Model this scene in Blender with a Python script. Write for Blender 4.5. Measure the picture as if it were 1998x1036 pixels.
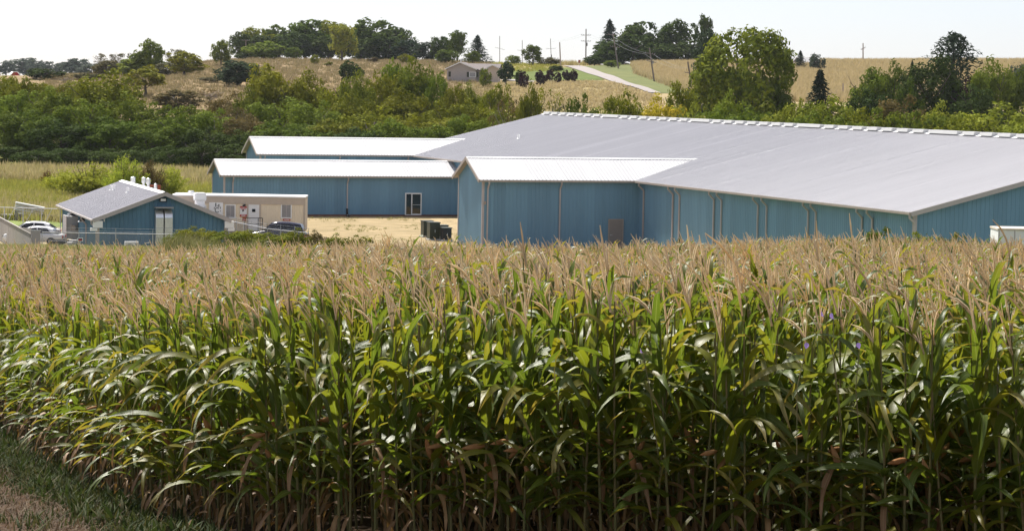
import bpy, bmesh, math, random
import numpy as np
from mathutils import Vector, Matrix, Euler

random.seed(7); rng = np.random.default_rng(7)
scene = bpy.context.scene
for o in list(bpy.data.objects): bpy.data.objects.remove(o)
COL = scene.collection
R = math.radians

# ------------------------------------------------------------------ camera
FPX, PH, RO, ZC = 5000.0, 0.0698, 0.0183, 12.84       # focal length in photo pixels, pitch, roll, eye height above the yard
cam_d = bpy.data.cameras.new('camera'); cam = bpy.data.objects.new('camera', cam_d); COL.objects.link(cam)
cam_d.sensor_width = 36; cam_d.lens = FPX/1998*36; cam_d.clip_start = 0.5; cam_d.clip_end = 20000
_R = Vector((1, 0, 0)); _U = Vector((0, math.sin(PH), math.cos(PH))); _F = Vector((0, math.cos(PH), -math.sin(PH)))
_R2 = _R*math.cos(RO)+_U*math.sin(RO); _U2 = -_R*math.sin(RO)+_U*math.cos(RO)
cam.matrix_world = Matrix(((_R2.x, _U2.x, -_F.x, 0), (_R2.y, _U2.y, -_F.y, 0), (_R2.z, _U2.z, -_F.z, ZC), (0, 0, 0, 1)))
scene.camera = cam

# ------------------------------------------------------------------ sky, sun, exposure
SUN_AZ, SUN_EL = -28.0, 50.0                            # degrees from +Y (negative = left), elevation
world = bpy.data.worlds.new('World'); scene.world = world; world.use_nodes = True
wn = world.node_tree.nodes; wl = world.node_tree.links
sky = wn.new('ShaderNodeTexSky'); sky.sky_type = 'NISHITA'; sky.sun_disc = False
sky.sun_elevation = R(SUN_EL); sky.sun_rotation = R(SUN_AZ); sky.altitude = 100
sky.air_density = 0.6; sky.dust_density = 0.8; sky.ozone_density = 0.8
bg = wn['Background']; bg.inputs['Strength'].default_value = 0.10
veil = wn.new('ShaderNodeMix'); veil.data_type = 'RGBA'; veil.inputs['Factor'].default_value = .55       # even white veil of high haze over the clear sky
veil.inputs['B'].default_value = (4.1, 4.05, 4.45, 1); wl.new(sky.outputs[0], veil.inputs['A']); wl.new(veil.outputs['Result'], bg.inputs['Color'])
sd = bpy.data.lights.new('sun', 'SUN'); sd.energy = 5.0; sd.angle = R(2.0); sd.color = (1, .95, .87)
sun = bpy.data.objects.new('sun', sd); COL.objects.link(sun)
sdir = Vector((math.sin(R(SUN_AZ))*math.cos(R(SUN_EL)), math.cos(R(SUN_AZ))*math.cos(R(SUN_EL)), math.sin(R(SUN_EL))))
sun.rotation_euler = sdir.to_track_quat('Z', 'Y').to_euler(); sun.location = (0, 0, 80)
vs = scene.view_settings; vs.view_transform = 'Standard'; vs.look = 'None'; vs.exposure = 0.84; vs.gamma = 1; vs.use_curve_mapping = False
scene.render.engine = 'CYCLES'
scene.cycles.max_bounces = 6; scene.cycles.transparent_max_bounces = 12; scene.cycles.volume_bounces = 0

# ------------------------------------------------------------------ projection helpers (photo pixel <-> place)
def ray(px, py):
    x, y = px-999, py-518; c, s = math.cos(RO), math.sin(RO)
    a, b = x*c+y*s, -x*s+y*c
    return _R*(a/FPX)+_F-_U*(b/FPX)
def at(px, py, Y):
    r = ray(px, py); r = r*(Y/r.y); return Vector((r.x, r.y, r.z+ZC))
def project(P):
    q = Vector(P)-Vector((0, 0, ZC)); d = q.dot(_F); return (999+FPX*q.dot(_R2)/d, 518-FPX*q.dot(_U2)/d)
def on_plane(px, py, p, n):
    r = ray(px, py); o = Vector((0, 0, ZC)); return o+r*((Vector(p)-o).dot(n)/r.dot(n))

# ------------------------------------------------------------------ terrain
TL = [(-200, 9.0), (0, 9.2), (15, 8.49), (24, 8.45), (32, 7.7), (40, 7.05), (60, 5.95), (80, 4.85), (95, 3.85), (110, 2.7), (120, 2.2), (140, 1.9), (160, 1.65), (172, 1.35), (182, .3), (188, 0), (430, 0)]
TC = [(-200, 9.0), (0, 9.2), (15, 8.49), (24, 8.49), (32, 7.9), (40, 7.25), (60, 6.2), (80, 5.25), (95, 4.2), (110, 3.1), (130, 1.8), (150, 1.0), (165, .4), (178, 0), (430, 0)]
TR = [(-200, 9.0), (0, 9.2), (15, 8.49), (24, 8.49), (32, 8.05), (40, 7.5), (60, 6.5), (80, 5.6), (95, 4.7), (110, 3.7), (130, 2.7), (145, 1.3), (155, 0), (430, 0)]
OFFT = [(430, -149), (500, -70), (560, -32), (650, 0), (750, 25), (850, 45), (920, 50)]
CRT = [(-1500, 0), (0, 2), (300, 8), (400, 38), (480, 44), (880, 46), (1000, 44), (1120, 43), (1240, 49), (1540, 57), (1720, 60), (1998, 66), (3500, 66)]
def _tab(t, v): return np.interp(v, [a for a, _ in t], [b for _, b in t])
def terrain(X, Y):
    X = np.asarray(X, float); Y = np.asarray(Y, float)
    px = 999+FPX*X/np.maximum(Y, 20)
    wl_ = np.clip((750-px)/400, 0, 1); wr_ = np.clip((px-1150)/450, 0, 1)
    z = _tab(TL, Y)*wl_+_tab(TR, Y)*wr_+_tab(TC, Y)*(1-wl_-wr_)
    off = _tab(OFFT, np.minimum(Y, 920)); m = _tab(CRT, px)/50
    off = np.where(off > 0, off*m, off)
    h = ZC+off*np.clip(Y, 430, 920)/FPX
    h = np.maximum(h-np.maximum(Y-920, 0)*.008*np.clip(m, .0, 1), 2)
    w = np.clip((Y-430)/10, 0, 1)
    z = z*(1-w)+np.maximum(h, 0)*w
    far = np.clip((Y-40)/300, 0, 1)
    return z+far*.10*np.sin(X*.11+1.3)*np.sin(Y*.083)*np.clip((Y-300)/100, 0, 1)
def T(X, Y): return float(terrain(X, Y))
def gpix(px, py, y0=190, y1=1600):
    Y = y0
    while Y < y1:
        p = at(px, py, Y)
        if T(p.x, p.y) >= p.z: break
        Y += 1.0
    return Vector((p.x, p.y, T(p.x, p.y)))

# ------------------------------------------------------------------ materials
MATS = {}
def mat(name, col, rough=.7, var=.12, scale=1.5, metal=0., bump=0., bscale=40., spec=.4, streak=0., col2=None, trans=0., alpha=1., objcol=False, rndcol=None, aniso=(1, 1, 1), emit=0):
    if name in MATS: return MATS[name]
    m = bpy.data.materials.new(name); m.use_nodes = True; nt = m.node_tree; N, L = nt.nodes, nt.links
    b = N['Principled BSDF']; out = N['Material Output']
    b.inputs['Roughness'].default_value = rough; b.inputs['Metallic'].default_value = metal; b.inputs['Specular IOR Level'].default_value = spec
    g = N.new('ShaderNodeNewGeometry'); mp = N.new('ShaderNodeMapping'); mp.inputs['Scale'].default_value = aniso
    L.new(g.outputs['Position'], mp.inputs['Vector'])
    no = N.new('ShaderNodeTexNoise'); no.inputs['Scale'].default_value = scale; no.inputs['Detail'].default_value = 6; no.inputs['Roughness'].default_value = .65
    L.new(mp.outputs[0], no.inputs['Vector'])
    rp = N.new('ShaderNodeMapRange'); rp.inputs['From Min'].default_value = .3; rp.inputs['From Max'].default_value = .7
    L.new(no.outputs[0], rp.inputs[0])
    mx = N.new('ShaderNodeMix'); mx.data_type = 'RGBA'
    c = np.array(col, float); c2 = np.array(col2, float) if col2 is not None else np.clip(c*(1+var), 0, 1)
    c1 = c if col2 is not None else c*(1-var)
    mx.inputs['A'].default_value = (*c1, 1); mx.inputs['B'].default_value = (*c2, 1)
    L.new(rp.outputs[0], mx.inputs['Factor'])
    res = mx.outputs['Result']
    if objcol:
        oi = N.new('ShaderNodeObjectInfo'); mm = N.new('ShaderNodeMix'); mm.data_type = 'RGBA'; mm.blend_type = 'MULTIPLY'; mm.inputs['Factor'].default_value = 1
        L.new(res, mm.inputs['A']); L.new(oi.outputs['Color'], mm.inputs['B']); res = mm.outputs['Result']
    if rndcol is not None:      # leaf-to-leaf variation: random per object plus a stored random per leaf
        oi = N.new('ShaderNodeObjectInfo'); an = N.new('ShaderNodeAttribute'); an.attribute_name = 'rnd'
        ad = N.new('ShaderNodeMath'); ad.operation = 'ADD'; L.new(oi.outputs['Random'], ad.inputs[0]); L.new(an.outputs['Fac'], ad.inputs[1])
        fr = N.new('ShaderNodeMath'); fr.operation = 'FRACT'; L.new(ad.outputs[0], fr.inputs[0])
        cr = N.new('ShaderNodeValToRGB'); L.new(fr.outputs[0], cr.inputs[0])
        el = cr.color_ramp.elements
        while len(el) < len(rndcol): el.new(.5)
        for e, (p, cc) in zip(el, rndcol): e.position = p; e.color = (*cc, 1)
        mm = N.new('ShaderNodeMix'); mm.data_type = 'RGBA'; mm.blend_type = 'MULTIPLY'; mm.inputs['Factor'].default_value = 1
        L.new(res, mm.inputs['A']); L.new(cr.outputs[0], mm.inputs['B']); res = mm.outputs['Result']
    L.new(res, b.inputs['Base Color'])
    if bump > 0:
        n2 = N.new('ShaderNodeTexNoise'); n2.inputs['Scale'].default_value = bscale; n2.inputs['Detail'].default_value = 4; L.new(mp.outputs[0], n2.inputs['Vector'])
        bp = N.new('ShaderNodeBump'); bp.inputs['Strength'].default_value = bump; bp.inputs['Distance'].default_value = .05; L.new(n2.outputs[0], bp.inputs['Height']); L.new(bp.outputs[0], b.inputs['Normal'])
    surf = b.outputs[0]
    if trans > 0:
        tr = N.new('ShaderNodeBsdfTranslucent'); ms = N.new('ShaderNodeMixShader'); ms.inputs[0].default_value = trans
        L.new(res, tr.inputs['Color']); L.new(surf, ms.inputs[1]); L.new(tr.outputs[0], ms.inputs[2]); surf = ms.outputs[0]
    if alpha < 1:
        tp = N.new('ShaderNodeBsdfTransparent'); ms = N.new('ShaderNodeMixShader'); ms.inputs[0].default_value = alpha
        L.new(tp.outputs[0], ms.inputs[1]); L.new(surf, ms.inputs[2]); surf = ms.outputs[0]
    L.new(surf, out.inputs['Surface'])
    m.diffuse_color = (*c, 1)
    MATS[name] = m; return m

mat('siding', (.155, .287, .392), .55, .08, .5, spec=.3, aniso=(1, 1, .15), rndcol=[(0, (.90, .90, .90)), (.5, (1, 1, 1)), (1, (1.06, 1.06, 1.05))])
mat('siding_shed', (.098, .200, .285), .55, .09, .5, spec=.3, aniso=(1, 1, .15), rndcol=[(0, (.90, .90, .90)), (.5, (1, 1, 1)), (1, (1.06, 1.06, 1.05))])
mat('roof_white', (.58, .58, .59), .55, .03, .8, spec=.25, rndcol=[(0, (.94, .94, .94)), (1, (1.03, 1.03, 1.03))])
mat('roof_grey', (.55, .54, .55), .42, .035, .12, spec=.5, aniso=(.4, 2.2, 1), rndcol=[(0, (.97, .97, .97)), (.93, (1, 1, 1)), (1, (1.06, 1.06, 1.06))])
mat('vent_grey', (.50, .50, .49), .5, .04, 2)
mat('roof_shed', (.50, .485, .50), .5, .05, .5, spec=.4)
mat('trim', (.43, .39, .38), .5, .06, 2)
mat('trim_tan', (.36, .31, .27), .6, .08, 2)
mat('white_paint', (.80, .80, .79), .45, .03, 3)
mat('galv', (.55, .56, .58), .38, .12, 6, metal=.6)
mat('galv_bright', (.78, .78, .78), .3, .08, 5, metal=.75)
mat('grey_metal', (.30, .30, .30), .5, .1, 4)
mat('black', (.012, .012, .013), .45, .2, 5)
mat('glass_dark', (.008, .009, .010), .06, .1, 5, spec=.6)
mat('glass_grey', (.30, .29, .29), .2, .1, 5, spec=.6)
mat('beige', (.78, .67, .50), .6, .05, 2, aniso=(1, 1, .2))
mat('beige_dark', (.50, .42, .34), .6, .06, 2)
mat('door_brown', (.25, .22, .20), .6, .06, 3)
mat('red_paint', (.45, .02, .025), .5, .1, 4)
mat('rust', (.28, .06, .025), .7, .2, 5)
mat('skirt_brown', (.17, .07, .045), .8, .2, 3)
mat('green_box', (.030, .036, .020), .45, .1, 4)
mat('grey_wood', (.30, .275, .25), .85, .25, 2.5, aniso=(4, 4, .4))
mat('pole_wood', (.20, .165, .14), .85, .2, 2, aniso=(3, 3, .3))
mat('pole_pale', (.40, .33, .27), .85, .15, 2, aniso=(3, 3, .3))
mat('car_white', (.80, .80, .80), .22, .02, 2, spec=.6)
mat('car_navy', (.012, .012, .035), .18, .1, 2, spec=.6)
mat('tyre', (.018, .018, .018), .8, .1, 6)
mat('petal', (.40, .28, .58), .6, .1, 8, trans=.3)
mat('chain', (.42, .42, .42), .6, .05, 4, alpha=.22)
mat('concrete', (.42, .41, .39), .85, .1, 2)
mat('house_wall', (.40, .36, .34), .7, .05, 2)
mat('house_roof', (.16, .135, .13), .85, .15, 1.5)
mat('house_tan', (.52, .43, .36), .7, .05, 2)
mat('lumber', (.60, .52, .42), .8, .2, 3)
mat('soil', (.075, .048, .030), .95, .4, 2.5, bump=.6, bscale=20, spec=.1)
mat('dirt_tan', (.17, .135, .065), .95, .3, .55, col2=(.42, .32, .185), bump=1.0, bscale=2.5, aniso=(.5, 1.6, 1), spec=.1)
mat('road', (.27, .24, .225), .9, .08, .4)
mat('lawn', (.105, .135, .030), .95, .2, .25, spec=.1)
mat('verge', (.095, .12, .04), .95, .25, .2, col2=(.16, .165, .06), spec=.1)
mat('bark', (.10, .08, .06), .9, .3, 5)
mat('bark_grey', (.24, .20, .17), .9, .3, 5)
mat('stalk', (.12, .13, .04), .6, .3, 6, col2=(.19, .14, .06), spec=.2)
mat('husk', (.34, .14, .045), .8, .3, 12, col2=(.46, .26, .11), spec=.2, trans=.15)
mat('tassel', (.80, .63, .40), .8, .2, 9, col2=(.92, .80, .58), spec=.2, trans=.42, rndcol=[(0, (.75, .7, .68)), (.5, (1, 1, 1)), (1, (1.0, .92, .8))])
mat('foliage', (.85, .85, .85), .85, .35, .9, spec=.06, trans=.26, objcol=True, rndcol=[(0, (.55, .6, .6)), (.6, (1, 1, 1)), (1, (1.0, .95, .75))])
mat('needles', (.80, .80, .80), .8, .35, .9, spec=.08, trans=.10, objcol=True, rndcol=[(0, (.6, .65, .65)), (1, (1, 1, 1))])

def leaf_material(name, base, edge, tip, rough, trans, ramp):
    """corn leaf: pale midrib along UV.x = .5, drier towards the tip, streaks along the blade"""
    m = bpy.data.materials.new(name); m.use_nodes = True; nt = m.node_tree; N, L = nt.nodes, nt.links
    b = N['Principled BSDF']; out = N['Material Output']; b.inputs['Roughness'].default_value = rough; b.inputs['Specular IOR Level'].default_value = .5
    uv = N.new('ShaderNodeUVMap'); uv.uv_map = 'uv'; sp = N.new('ShaderNodeSeparateXYZ'); L.new(uv.outputs[0], sp.inputs[0])
    def math_(op, a, v=None, w=None):
        n = N.new('ShaderNodeMath'); n.operation = op
        for i, q in enumerate((a, v, w)):
            if q is None: continue
            if isinstance(q, (int, float)): n.inputs[i].default_value = q
            else: L.new(q, n.inputs[i])
        return n.outputs[0]
    def mix(f, a, c, blend='MIX'):
        n = N.new('ShaderNodeMix'); n.data_type = 'RGBA'; n.blend_type = blend
        if isinstance(f, (int, float)): n.inputs['Factor'].default_value = f
        else: L.new(f, n.inputs['Factor'])
        for k, q in (('A', a), ('B', c)):
            if isinstance(q, tuple): n.inputs[k].default_value = (*q, 1)
            else: L.new(q, n.inputs[k])
        return n.outputs['Result']
    oi = N.new('ShaderNodeObjectInfo'); an = N.new('ShaderNodeAttribute'); an.attribute_name = 'rnd'
    rn = math_('FRACT', math_('ADD', oi.outputs['Random'], an.outputs['Fac']))
    cr = N.new('ShaderNodeValToRGB'); L.new(rn, cr.inputs[0]); el = cr.color_ramp.elements
    while len(el) < len(ramp): el.new(.5)
    for e, (p, cc) in zip(el, ramp): e.position = p; e.color = (*cc, 1)
    mp = N.new('ShaderNodeMapping'); mp.inputs['Scale'].default_value = (14, 1.6, 1); L.new(uv.outputs[0], mp.inputs['Vector'])
    no = N.new('ShaderNodeTexNoise'); no.noise_dimensions = '4D'; no.inputs['Scale'].default_value = 2.2; no.inputs['Detail'].default_value = 4
    L.new(mp.outputs[0], no.inputs['Vector']); L.new(math_('MULTIPLY', rn, 37.), no.inputs['W'])
    col = mix(no.outputs[0], tuple(np.array(base)*.75), tuple(np.array(base)*1.3))
    col = mix(1.0, col, cr.outputs[0], 'MULTIPLY')
    tipf = math_('MULTIPLY', math_('POWER', sp.outputs['Y'], 3.0), math_('MULTIPLY', no.outputs[0], 1.5))
    tipf = math_('MINIMUM', math_('MULTIPLY', tipf, math_('GREATER_THAN', rn, .45)), 1.0)
    col = mix(tipf, col, tip)
    rib = math_('LESS_THAN', math_('ABSOLUTE', math_('SUBTRACT', sp.outputs['X'], .5)), .045)
    col = mix(math_('MULTIPLY', rib, .6), col, edge)
    L.new(col, b.inputs['Base Color'])
    w2 = N.new('ShaderNodeTexWave'); w2.bands_direction = 'X'; w2.inputs['Scale'].default_value = 5; w2.inputs['Distortion'].default_value = .6; L.new(uv.outputs[0], w2.inputs['Vector'])
    bp = N.new('ShaderNodeBump'); bp.inputs['Strength'].default_value = .25; bp.inputs['Distance'].default_value = .004; L.new(w2.outputs[0], bp.inputs['Height']); L.new(bp.outputs[0], b.inputs['Normal'])
    tr = N.new('ShaderNodeBsdfTranslucent'); tc = mix(1.0, col, (1.0, 1.0, .55), 'MULTIPLY'); L.new(tc, tr.inputs['Color'])
    ms = N.new('ShaderNodeMixShader'); ms.inputs[0].default_value = trans; L.new(b.outputs[0], ms.inputs[1]); L.new(tr.outputs[0], ms.inputs[2]); L.new(ms.outputs[0], out.inputs['Surface'])
    MATS[name] = m; return m
leaf_material('corn_leaf', (.150, .178, .026), (.24, .27, .10), (.36, .22, .07), .40, .50, [(0, (.62, .78, .8)), (.45, (.9, 1, .9)), (.8, (1.25, 1.2, .8)), (1, (1.6, 1.3, .6))])
leaf_material('corn_leaf_dry', (.30, .17, .075), (.38, .27, .14), (.33, .18, .08), .6, .25, [(0, (.7, .65, .6)), (.6, (1, 1, 1)), (1, (1.2, 1.25, 1))])

# ------------------------------------------------------------------ mesh helpers
def link(o, parent=None):
    COL.objects.link(o)
    if parent is not None: o.parent = parent
    return o
def mesh_from(name, verts, faces, mats, mi=None, smooth=False):
    me = bpy.data.meshes.new(name); me.from_pydata([tuple(v) for v in verts], [], faces)
    for m in (mats if isinstance(mats, (list, tuple)) else [mats]): me.materials.append(MATS[m] if isinstance(m, str) else m)
    if mi is not None: me.polygons.foreach_set('material_index', mi)
    if smooth: me.polygons.foreach_set('use_smooth', [True]*len(me.polygons))
    me.update(); return me
def obj(name, me, parent=None, M=None):
    o = bpy.data.objects.new(name, me); link(o, parent)
    if M is not None: o.matrix_basis = M
    return o
class MB:
    def __init__(s): s.v = []; s.f = []; s.mi = []
    def add(s, vs_, fs, mi=0):
        n = len(s.v); s.v += [tuple(v) for v in vs_]; s.f += [tuple(i+n for i in f) for f in fs]; s.mi += [mi]*len(fs); return s
    def box(s, x0, x1, y0, y1, z0, z1, mi=0, M=None):
        vs_ = [Vector(p) for p in ((x0, y0, z0), (x1, y0, z0), (x1, y1, z0), (x0, y1, z0), (x0, y0, z1), (x1, y0, z1), (x1, y1, z1), (x0, y1, z1))]
        if M is not None: vs_ = [M@v for v in vs_]
        return s.add(vs_, [(0, 3, 2, 1), (4, 5, 6, 7), (0, 1, 5, 4), (1, 2, 6, 5), (2, 3, 7, 6), (3, 0, 4, 7)], mi)
    def bar(s, p, q, w, h=None, mi=0, up=(0, 0, 1)):
        p, q = Vector(p), Vector(q); h = w if h is None else h; d = (q-p).normalized(); u = Vector(up)
        if abs(d.dot(u)) > .95: u = Vector((0, 1, 0)) if abs(d.y) < .9 else Vector((1, 0, 0))
        a = d.cross(u).normalized()*(w/2); b = a.cross(d).normalized()*(h/2)
        vs_ = [p-a-b, p+a-b, p+a+b, p-a+b, q-a-b, q+a-b, q+a+b, q-a+b]
        return s.add(vs_, [(0, 1, 2, 3), (4, 7, 6, 5), (0, 4, 5, 1), (1, 5, 6, 2), (2, 6, 7, 3), (3, 7, 4, 0)], mi)
    def tube(s, p, q, r, r2=None, n=8, mi=0, caps=True):
        p, q = Vector(p), Vector(q); r2 = r if r2 is None else r2; d = (q-p).normalized()
        a = d.orthogonal().normalized(); b = d.cross(a)
        ring = lambda c, rr: [c+(a*math.cos(2*math.pi*i/n)+b*math.sin(2*math.pi*i/n))*rr for i in range(n)]
        fs = [(i, (i+1) % n, n+(i+1) % n, n+i) for i in range(n)]
        if caps: fs += [tuple(range(n-1, -1, -1)), tuple(range(n, 2*n))]
        return s.add(ring(p, r)+ring(q, r2), fs, mi)
    def prism(s, poly, y0, y1, mi=0, axis='y'):
        n = len(poly); f = {'y': lambda a, b, t: (a, t, b), 'x': lambda a, b, t: (t, a, b), 'z': lambda a, b, t: (a, b, t)}[axis]
        vs_ = [f(a, b, y0) for a, b in poly]+[f(a, b, y1) for a, b in poly]
        return s.add(vs_, [tuple(range(n)), tuple(range(2*n-1, n-1, -1))]+[(i, n+i, n+(i+1) % n, (i+1) % n) for i in range(n)], mi)
    def mesh(s, name, mats, smooth=False): return mesh_from(name, s.v, s.f, mats, s.mi, smooth)
    def build(s, name, mats, parent=None, M=None, smooth=False): return obj(name, s.mesh(name, mats, smooth), parent, M)
def tag(o, label, cat, group=None):
    o['label'] = label; o['category'] = cat
    if group: o['group'] = group
    return o
def thing(name, label, cat, loc=(0, 0, 0), rz=0, group=None):
    o = bpy.data.objects.new(name, None); o.empty_display_size = .3; link(o); o.location = loc; o.rotation_euler = (0, 0, rz)
    return tag(o, label, cat, group)
def structure(o): o['kind'] = 'structure'; return o
def stuff(o, label, cat): o['kind'] = 'stuff'; return tag(o, label, cat)
def in_poly(x, y, poly):
    c = np.zeros(np.shape(x), bool); n = len(poly)
    for i in range(n):
        (x0, y0), (x1, y1) = poly[i], poly[(i+1) % n]
        if y0 == y1: continue
        c ^= ((y0 > y) != (y1 > y)) & (x < (x1-x0)*(y-y0)/(y1-y0)+x0)
    return c
def np_mesh(name, V, F, mats, rnd=None, mi=None, uv=None, smooth=False):
    """V (n,3), F (m,k) arrays"""
    me = bpy.data.meshes.new(name); k = F.shape[1]
    me.vertices.add(len(V)); me.vertices.foreach_set('co', V.astype(np.float32).ravel())
    me.loops.add(F.size); me.loops.foreach_set('vertex_index', F.astype(np.int32).ravel())
    me.polygons.add(len(F)); me.polygons.foreach_set('loop_start', np.arange(0, F.size, k, dtype=np.int32)); me.polygons.foreach_set('loop_total', np.full(len(F), k, np.int32))
    for m in mats: me.materials.append(MATS[m])
    if mi is not None: me.polygons.foreach_set('material_index', mi.astype(np.int32))
    if smooth: me.polygons.foreach_set('use_smooth', np.ones(len(F), bool))
    if rnd is not None:
        a = me.attributes.new('rnd', 'FLOAT', 'POINT'); a.data.foreach_set('value', rnd.astype(np.float32))
    if uv is not None:
        u = me.uv_layers.new(name='uv'); u.data.foreach_set('uv', uv[F.ravel()].astype(np.float32).ravel())
    me.update(calc_edges=True); return me

# ------------------------------------------------------------------ ground
def ground_material():
    m = bpy.data.materials.new('ground_cover'); m.use_nodes = True; nt = m.node_tree; N, L = nt.nodes, nt.links; b = N['Principled BSDF']
    b.inputs['Roughness'].default_value = .95; b.inputs['Specular IOR Level'].default_value = .1
    at_ = N.new('ShaderNodeAttribute'); at_.attribute_name = 'cover'; at_.attribute_type = 'GEOMETRY'
    g = N.new('ShaderNodeNewGeometry'); res = at_.outputs['Color']
    for sc, lo, hi in ((.06, .75, 1.25), (.9, .7, 1.3), (9, .65, 1.35)):
        no = N.new('ShaderNodeTexNoise'); no.inputs['Scale'].default_value = sc; no.inputs['Detail'].default_value = 5; L.new(g.outputs['Position'], no.inputs['Vector'])
        mr = N.new('ShaderNodeMapRange'); mr.inputs['From Min'].default_value = .3; mr.inputs['From Max'].default_value = .7; mr.inputs['To Min'].default_value = lo; mr.inputs['To Max'].default_value = hi
        L.new(no.outputs[0], mr.inputs[0])
        mm = N.new('ShaderNodeMix'); mm.data_type = 'RGBA'; mm.blend_type = 'MULTIPLY'; mm.inputs['Factor'].default_value = 1; L.new(res, mm.inputs['A']); L.new(mr.outputs[0], mm.inputs['B']); res = mm.outputs['Result']
    L.new(res, b.inputs['Base Color'])
    n2 = N.new('ShaderNodeTexNoise'); n2.inputs['Scale'].default_value = 6; n2.inputs['Detail'].default_value = 6; L.new(g.outputs['Position'], n2.inputs['Vector'])
    bp = N.new('ShaderNodeBump'); bp.inputs['Strength'].default_value = .6; bp.inputs['Distance'].default_value = .12; L.new(n2.outputs[0], bp.inputs['Height']); L.new(bp.outputs[0], b.inputs['Normal'])
    MATS['ground_cover'] = m
ground_material()
FRONT = [(-60, 195), (-8.4, 42.0), (-3.7, 26.4), (-2.4, 24.0), (3.76, 20.6), (9, 18.6), (30, 12)]     # edge of the corn
def edge_y(x): return np.interp(x, [p[0] for p in FRONT], [p[1] for p in FRONT])
def build_ground():
    ys = np.concatenate([np.linspace(-60, 10, 15), np.arange(12, 60, 1.0), np.arange(60, 260, 3.0), np.arange(260, 1000, 7.0), np.geomspace(1010, 4000, 40)])
    uu = np.concatenate([np.linspace(-1.6, -.36, 18), np.linspace(-.34, .34, 171), np.linspace(.36, 1.6, 18)])
    YY, UU = np.meshgrid(ys, uu, indexing='ij'); XX = UU*(np.abs(YY)*.75+22)
    ZZ = terrain(XX, YY)
    ny, nx = YY.shape; V = np.stack([XX.ravel(), YY.ravel(), ZZ.ravel()], 1)
    i = np.arange((ny-1)*(nx-1)); r, c = i//(nx-1), i % (nx-1); a = r*nx+c
    F = np.stack([a, a+1, a+nx+1, a+nx], 1)
    me = np_mesh('ground', V, F, ['ground_cover'], smooth=True)
    X, Y, Z = V.T; px = 999+FPX*X/np.maximum(Y, 5); py = 168.4+.0183*(px-999)-(Z-ZC)*FPX/np.maximum(Y, 5)
    C = np.tile(np.array([.15, .165, .05]), (len(V), 1))
    def put(mask, col): C[mask] = col
    put(Y < 130, (.055, .036, .022))
    put((Y < 60) & (Y < edge_y(X)-.5), (.060, .034, .018))
    put((Y >= 118) & (Y < 215) & (px < 620), (.20, .20, .06))
    put((Y >= 188) & (Y < 300) & (px > 420), (.38, .29, .165))
    put((Y >= 192) & (Y < 250) & (px < 420), (.33, .27, .17))
    put((Y >= 222) & (Y < 250) & (px < 300), (.17, .21, .06))
    put((Y >= 250) & (Y < 420) & (px < 560), (.21, .21, .055))
    put((Y > 420) & (px < 960), (.23, .165, .085))
    put((Y > 420) & (px >= 900) & (px < 1240), (.27, .22, .10))
    put((Y > 420) & (px >= 1240), (.30, .235, .125))
    put((Y > 1000), (.20, .19, .10))
    ca = me.color_attributes.new('cover', 'FLOAT_COLOR', 'POINT'); ca.data.foreach_set('color', np.concatenate([C, np.ones((len(C), 1))], 1).astype(np.float32).ravel())
    structure(obj('ground', me))
build_ground()
def ribbon(name, left, right, m, off, nu=6, nv=6):
    """sheet between two edges given as ground points, draped on the terrain"""
    L_, R_ = [Vector(p) for p in left], [Vector(p) for p in right]
    def samp(P, k, t): return P[k].lerp(P[k+1], t)
    rows = []
    for k in range(len(L_)-1):
        for j in range(nv+(1 if k == len(L_)-2 else 0)):
            a, b = samp(L_, k, j/nv), samp(R_, k, j/nv)
            rows.append([a.lerp(b, i/nu) for i in range(nu+1)])
    V = np.array([(p.x, p.y, T(p.x, p.y)+off) for r in rows for p in r]); n = nu+1
    F = np.array([(r*n+i, r*n+i+1, (r+1)*n+i+1, (r+1)*n+i) for r in range(len(rows)-1) for i in range(nu)])
    return structure(obj(name, np_mesh(name, V, F, [m], smooth=True)))
G = lambda pts: [gpix(*p) for p in pts]
ribbon('lawn', G([(985, 158), (1000, 141), (1010, 137)]), G([(1180, 157), (1140, 141), (1108, 133)]), 'lawn', .10, 10, 6)
ribbon('verge', G([(1131, 130), (1166, 140), (1205, 153), (1240, 167), (1290, 183)]), G([(1230, 127), (1240, 142), (1290, 158), (1330, 170), (1375, 184)]), 'verge', .10, 8, 5)
ribbon('road', G([(1096, 129.5), (1130, 139), (1173, 153), (1222, 168), (1268, 183)]), G([(1131, 129.5), (1166, 139.5), (1205, 152.5), (1240, 166.5), (1290, 183)]), 'road', .22, 4, 6)
ribbon('driveway', G([(975, 158.5), (1000, 159.5), (1040, 163)]), G([(985, 156.5), (1010, 157.2), (1043, 160)]), 'road', .24, 3, 4)
ribbon('dirt_yard', [(-22, 200, 0), (-19, 246, 0)], [(2, 186, 0), (-8, 246, 0)], 'dirt_tan', .012, 14, 14)
# ================================================================== big barn with its three wings
AL = .3175; BX, BY = 24.69, 158.82
HE, HW, PIT, LEND = 5.483, 17.40, .2518, 122.0
def rib_profile(w, h, n):
    p = []
    for k in range(n):
        b = w*k/n
        p += [(b, 0), (b+.018, h), (b+.055, h), (b+.075, 0)]
    return p+[(w, 0)]
_PC = {}
def panel_mesh(name, w, y0, y1, m, h=.022, n=3):
    """ribbed sheet: x across, y along the ribs (y1 is a number or a function of x), z proud"""
    key = (name, round(w, 3), round(y0, 3), None if callable(y1) else round(y1, 3), m, h, n)
    if not callable(y1) and key in _PC: return _PC[key]
    pr = rib_profile(w, h, n); top = y1 if callable(y1) else (lambda x: y1)
    vs_ = [(x, y0, z) for x, z in pr]+[(x, top(x), z) for x, z in pr]; k = len(pr)
    me = mesh_from(name, vs_, [(i, i+1, k+i+1, k+i) for i in range(k-1)], m)
    if not callable(y1): _PC[key] = me
    return me
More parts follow.
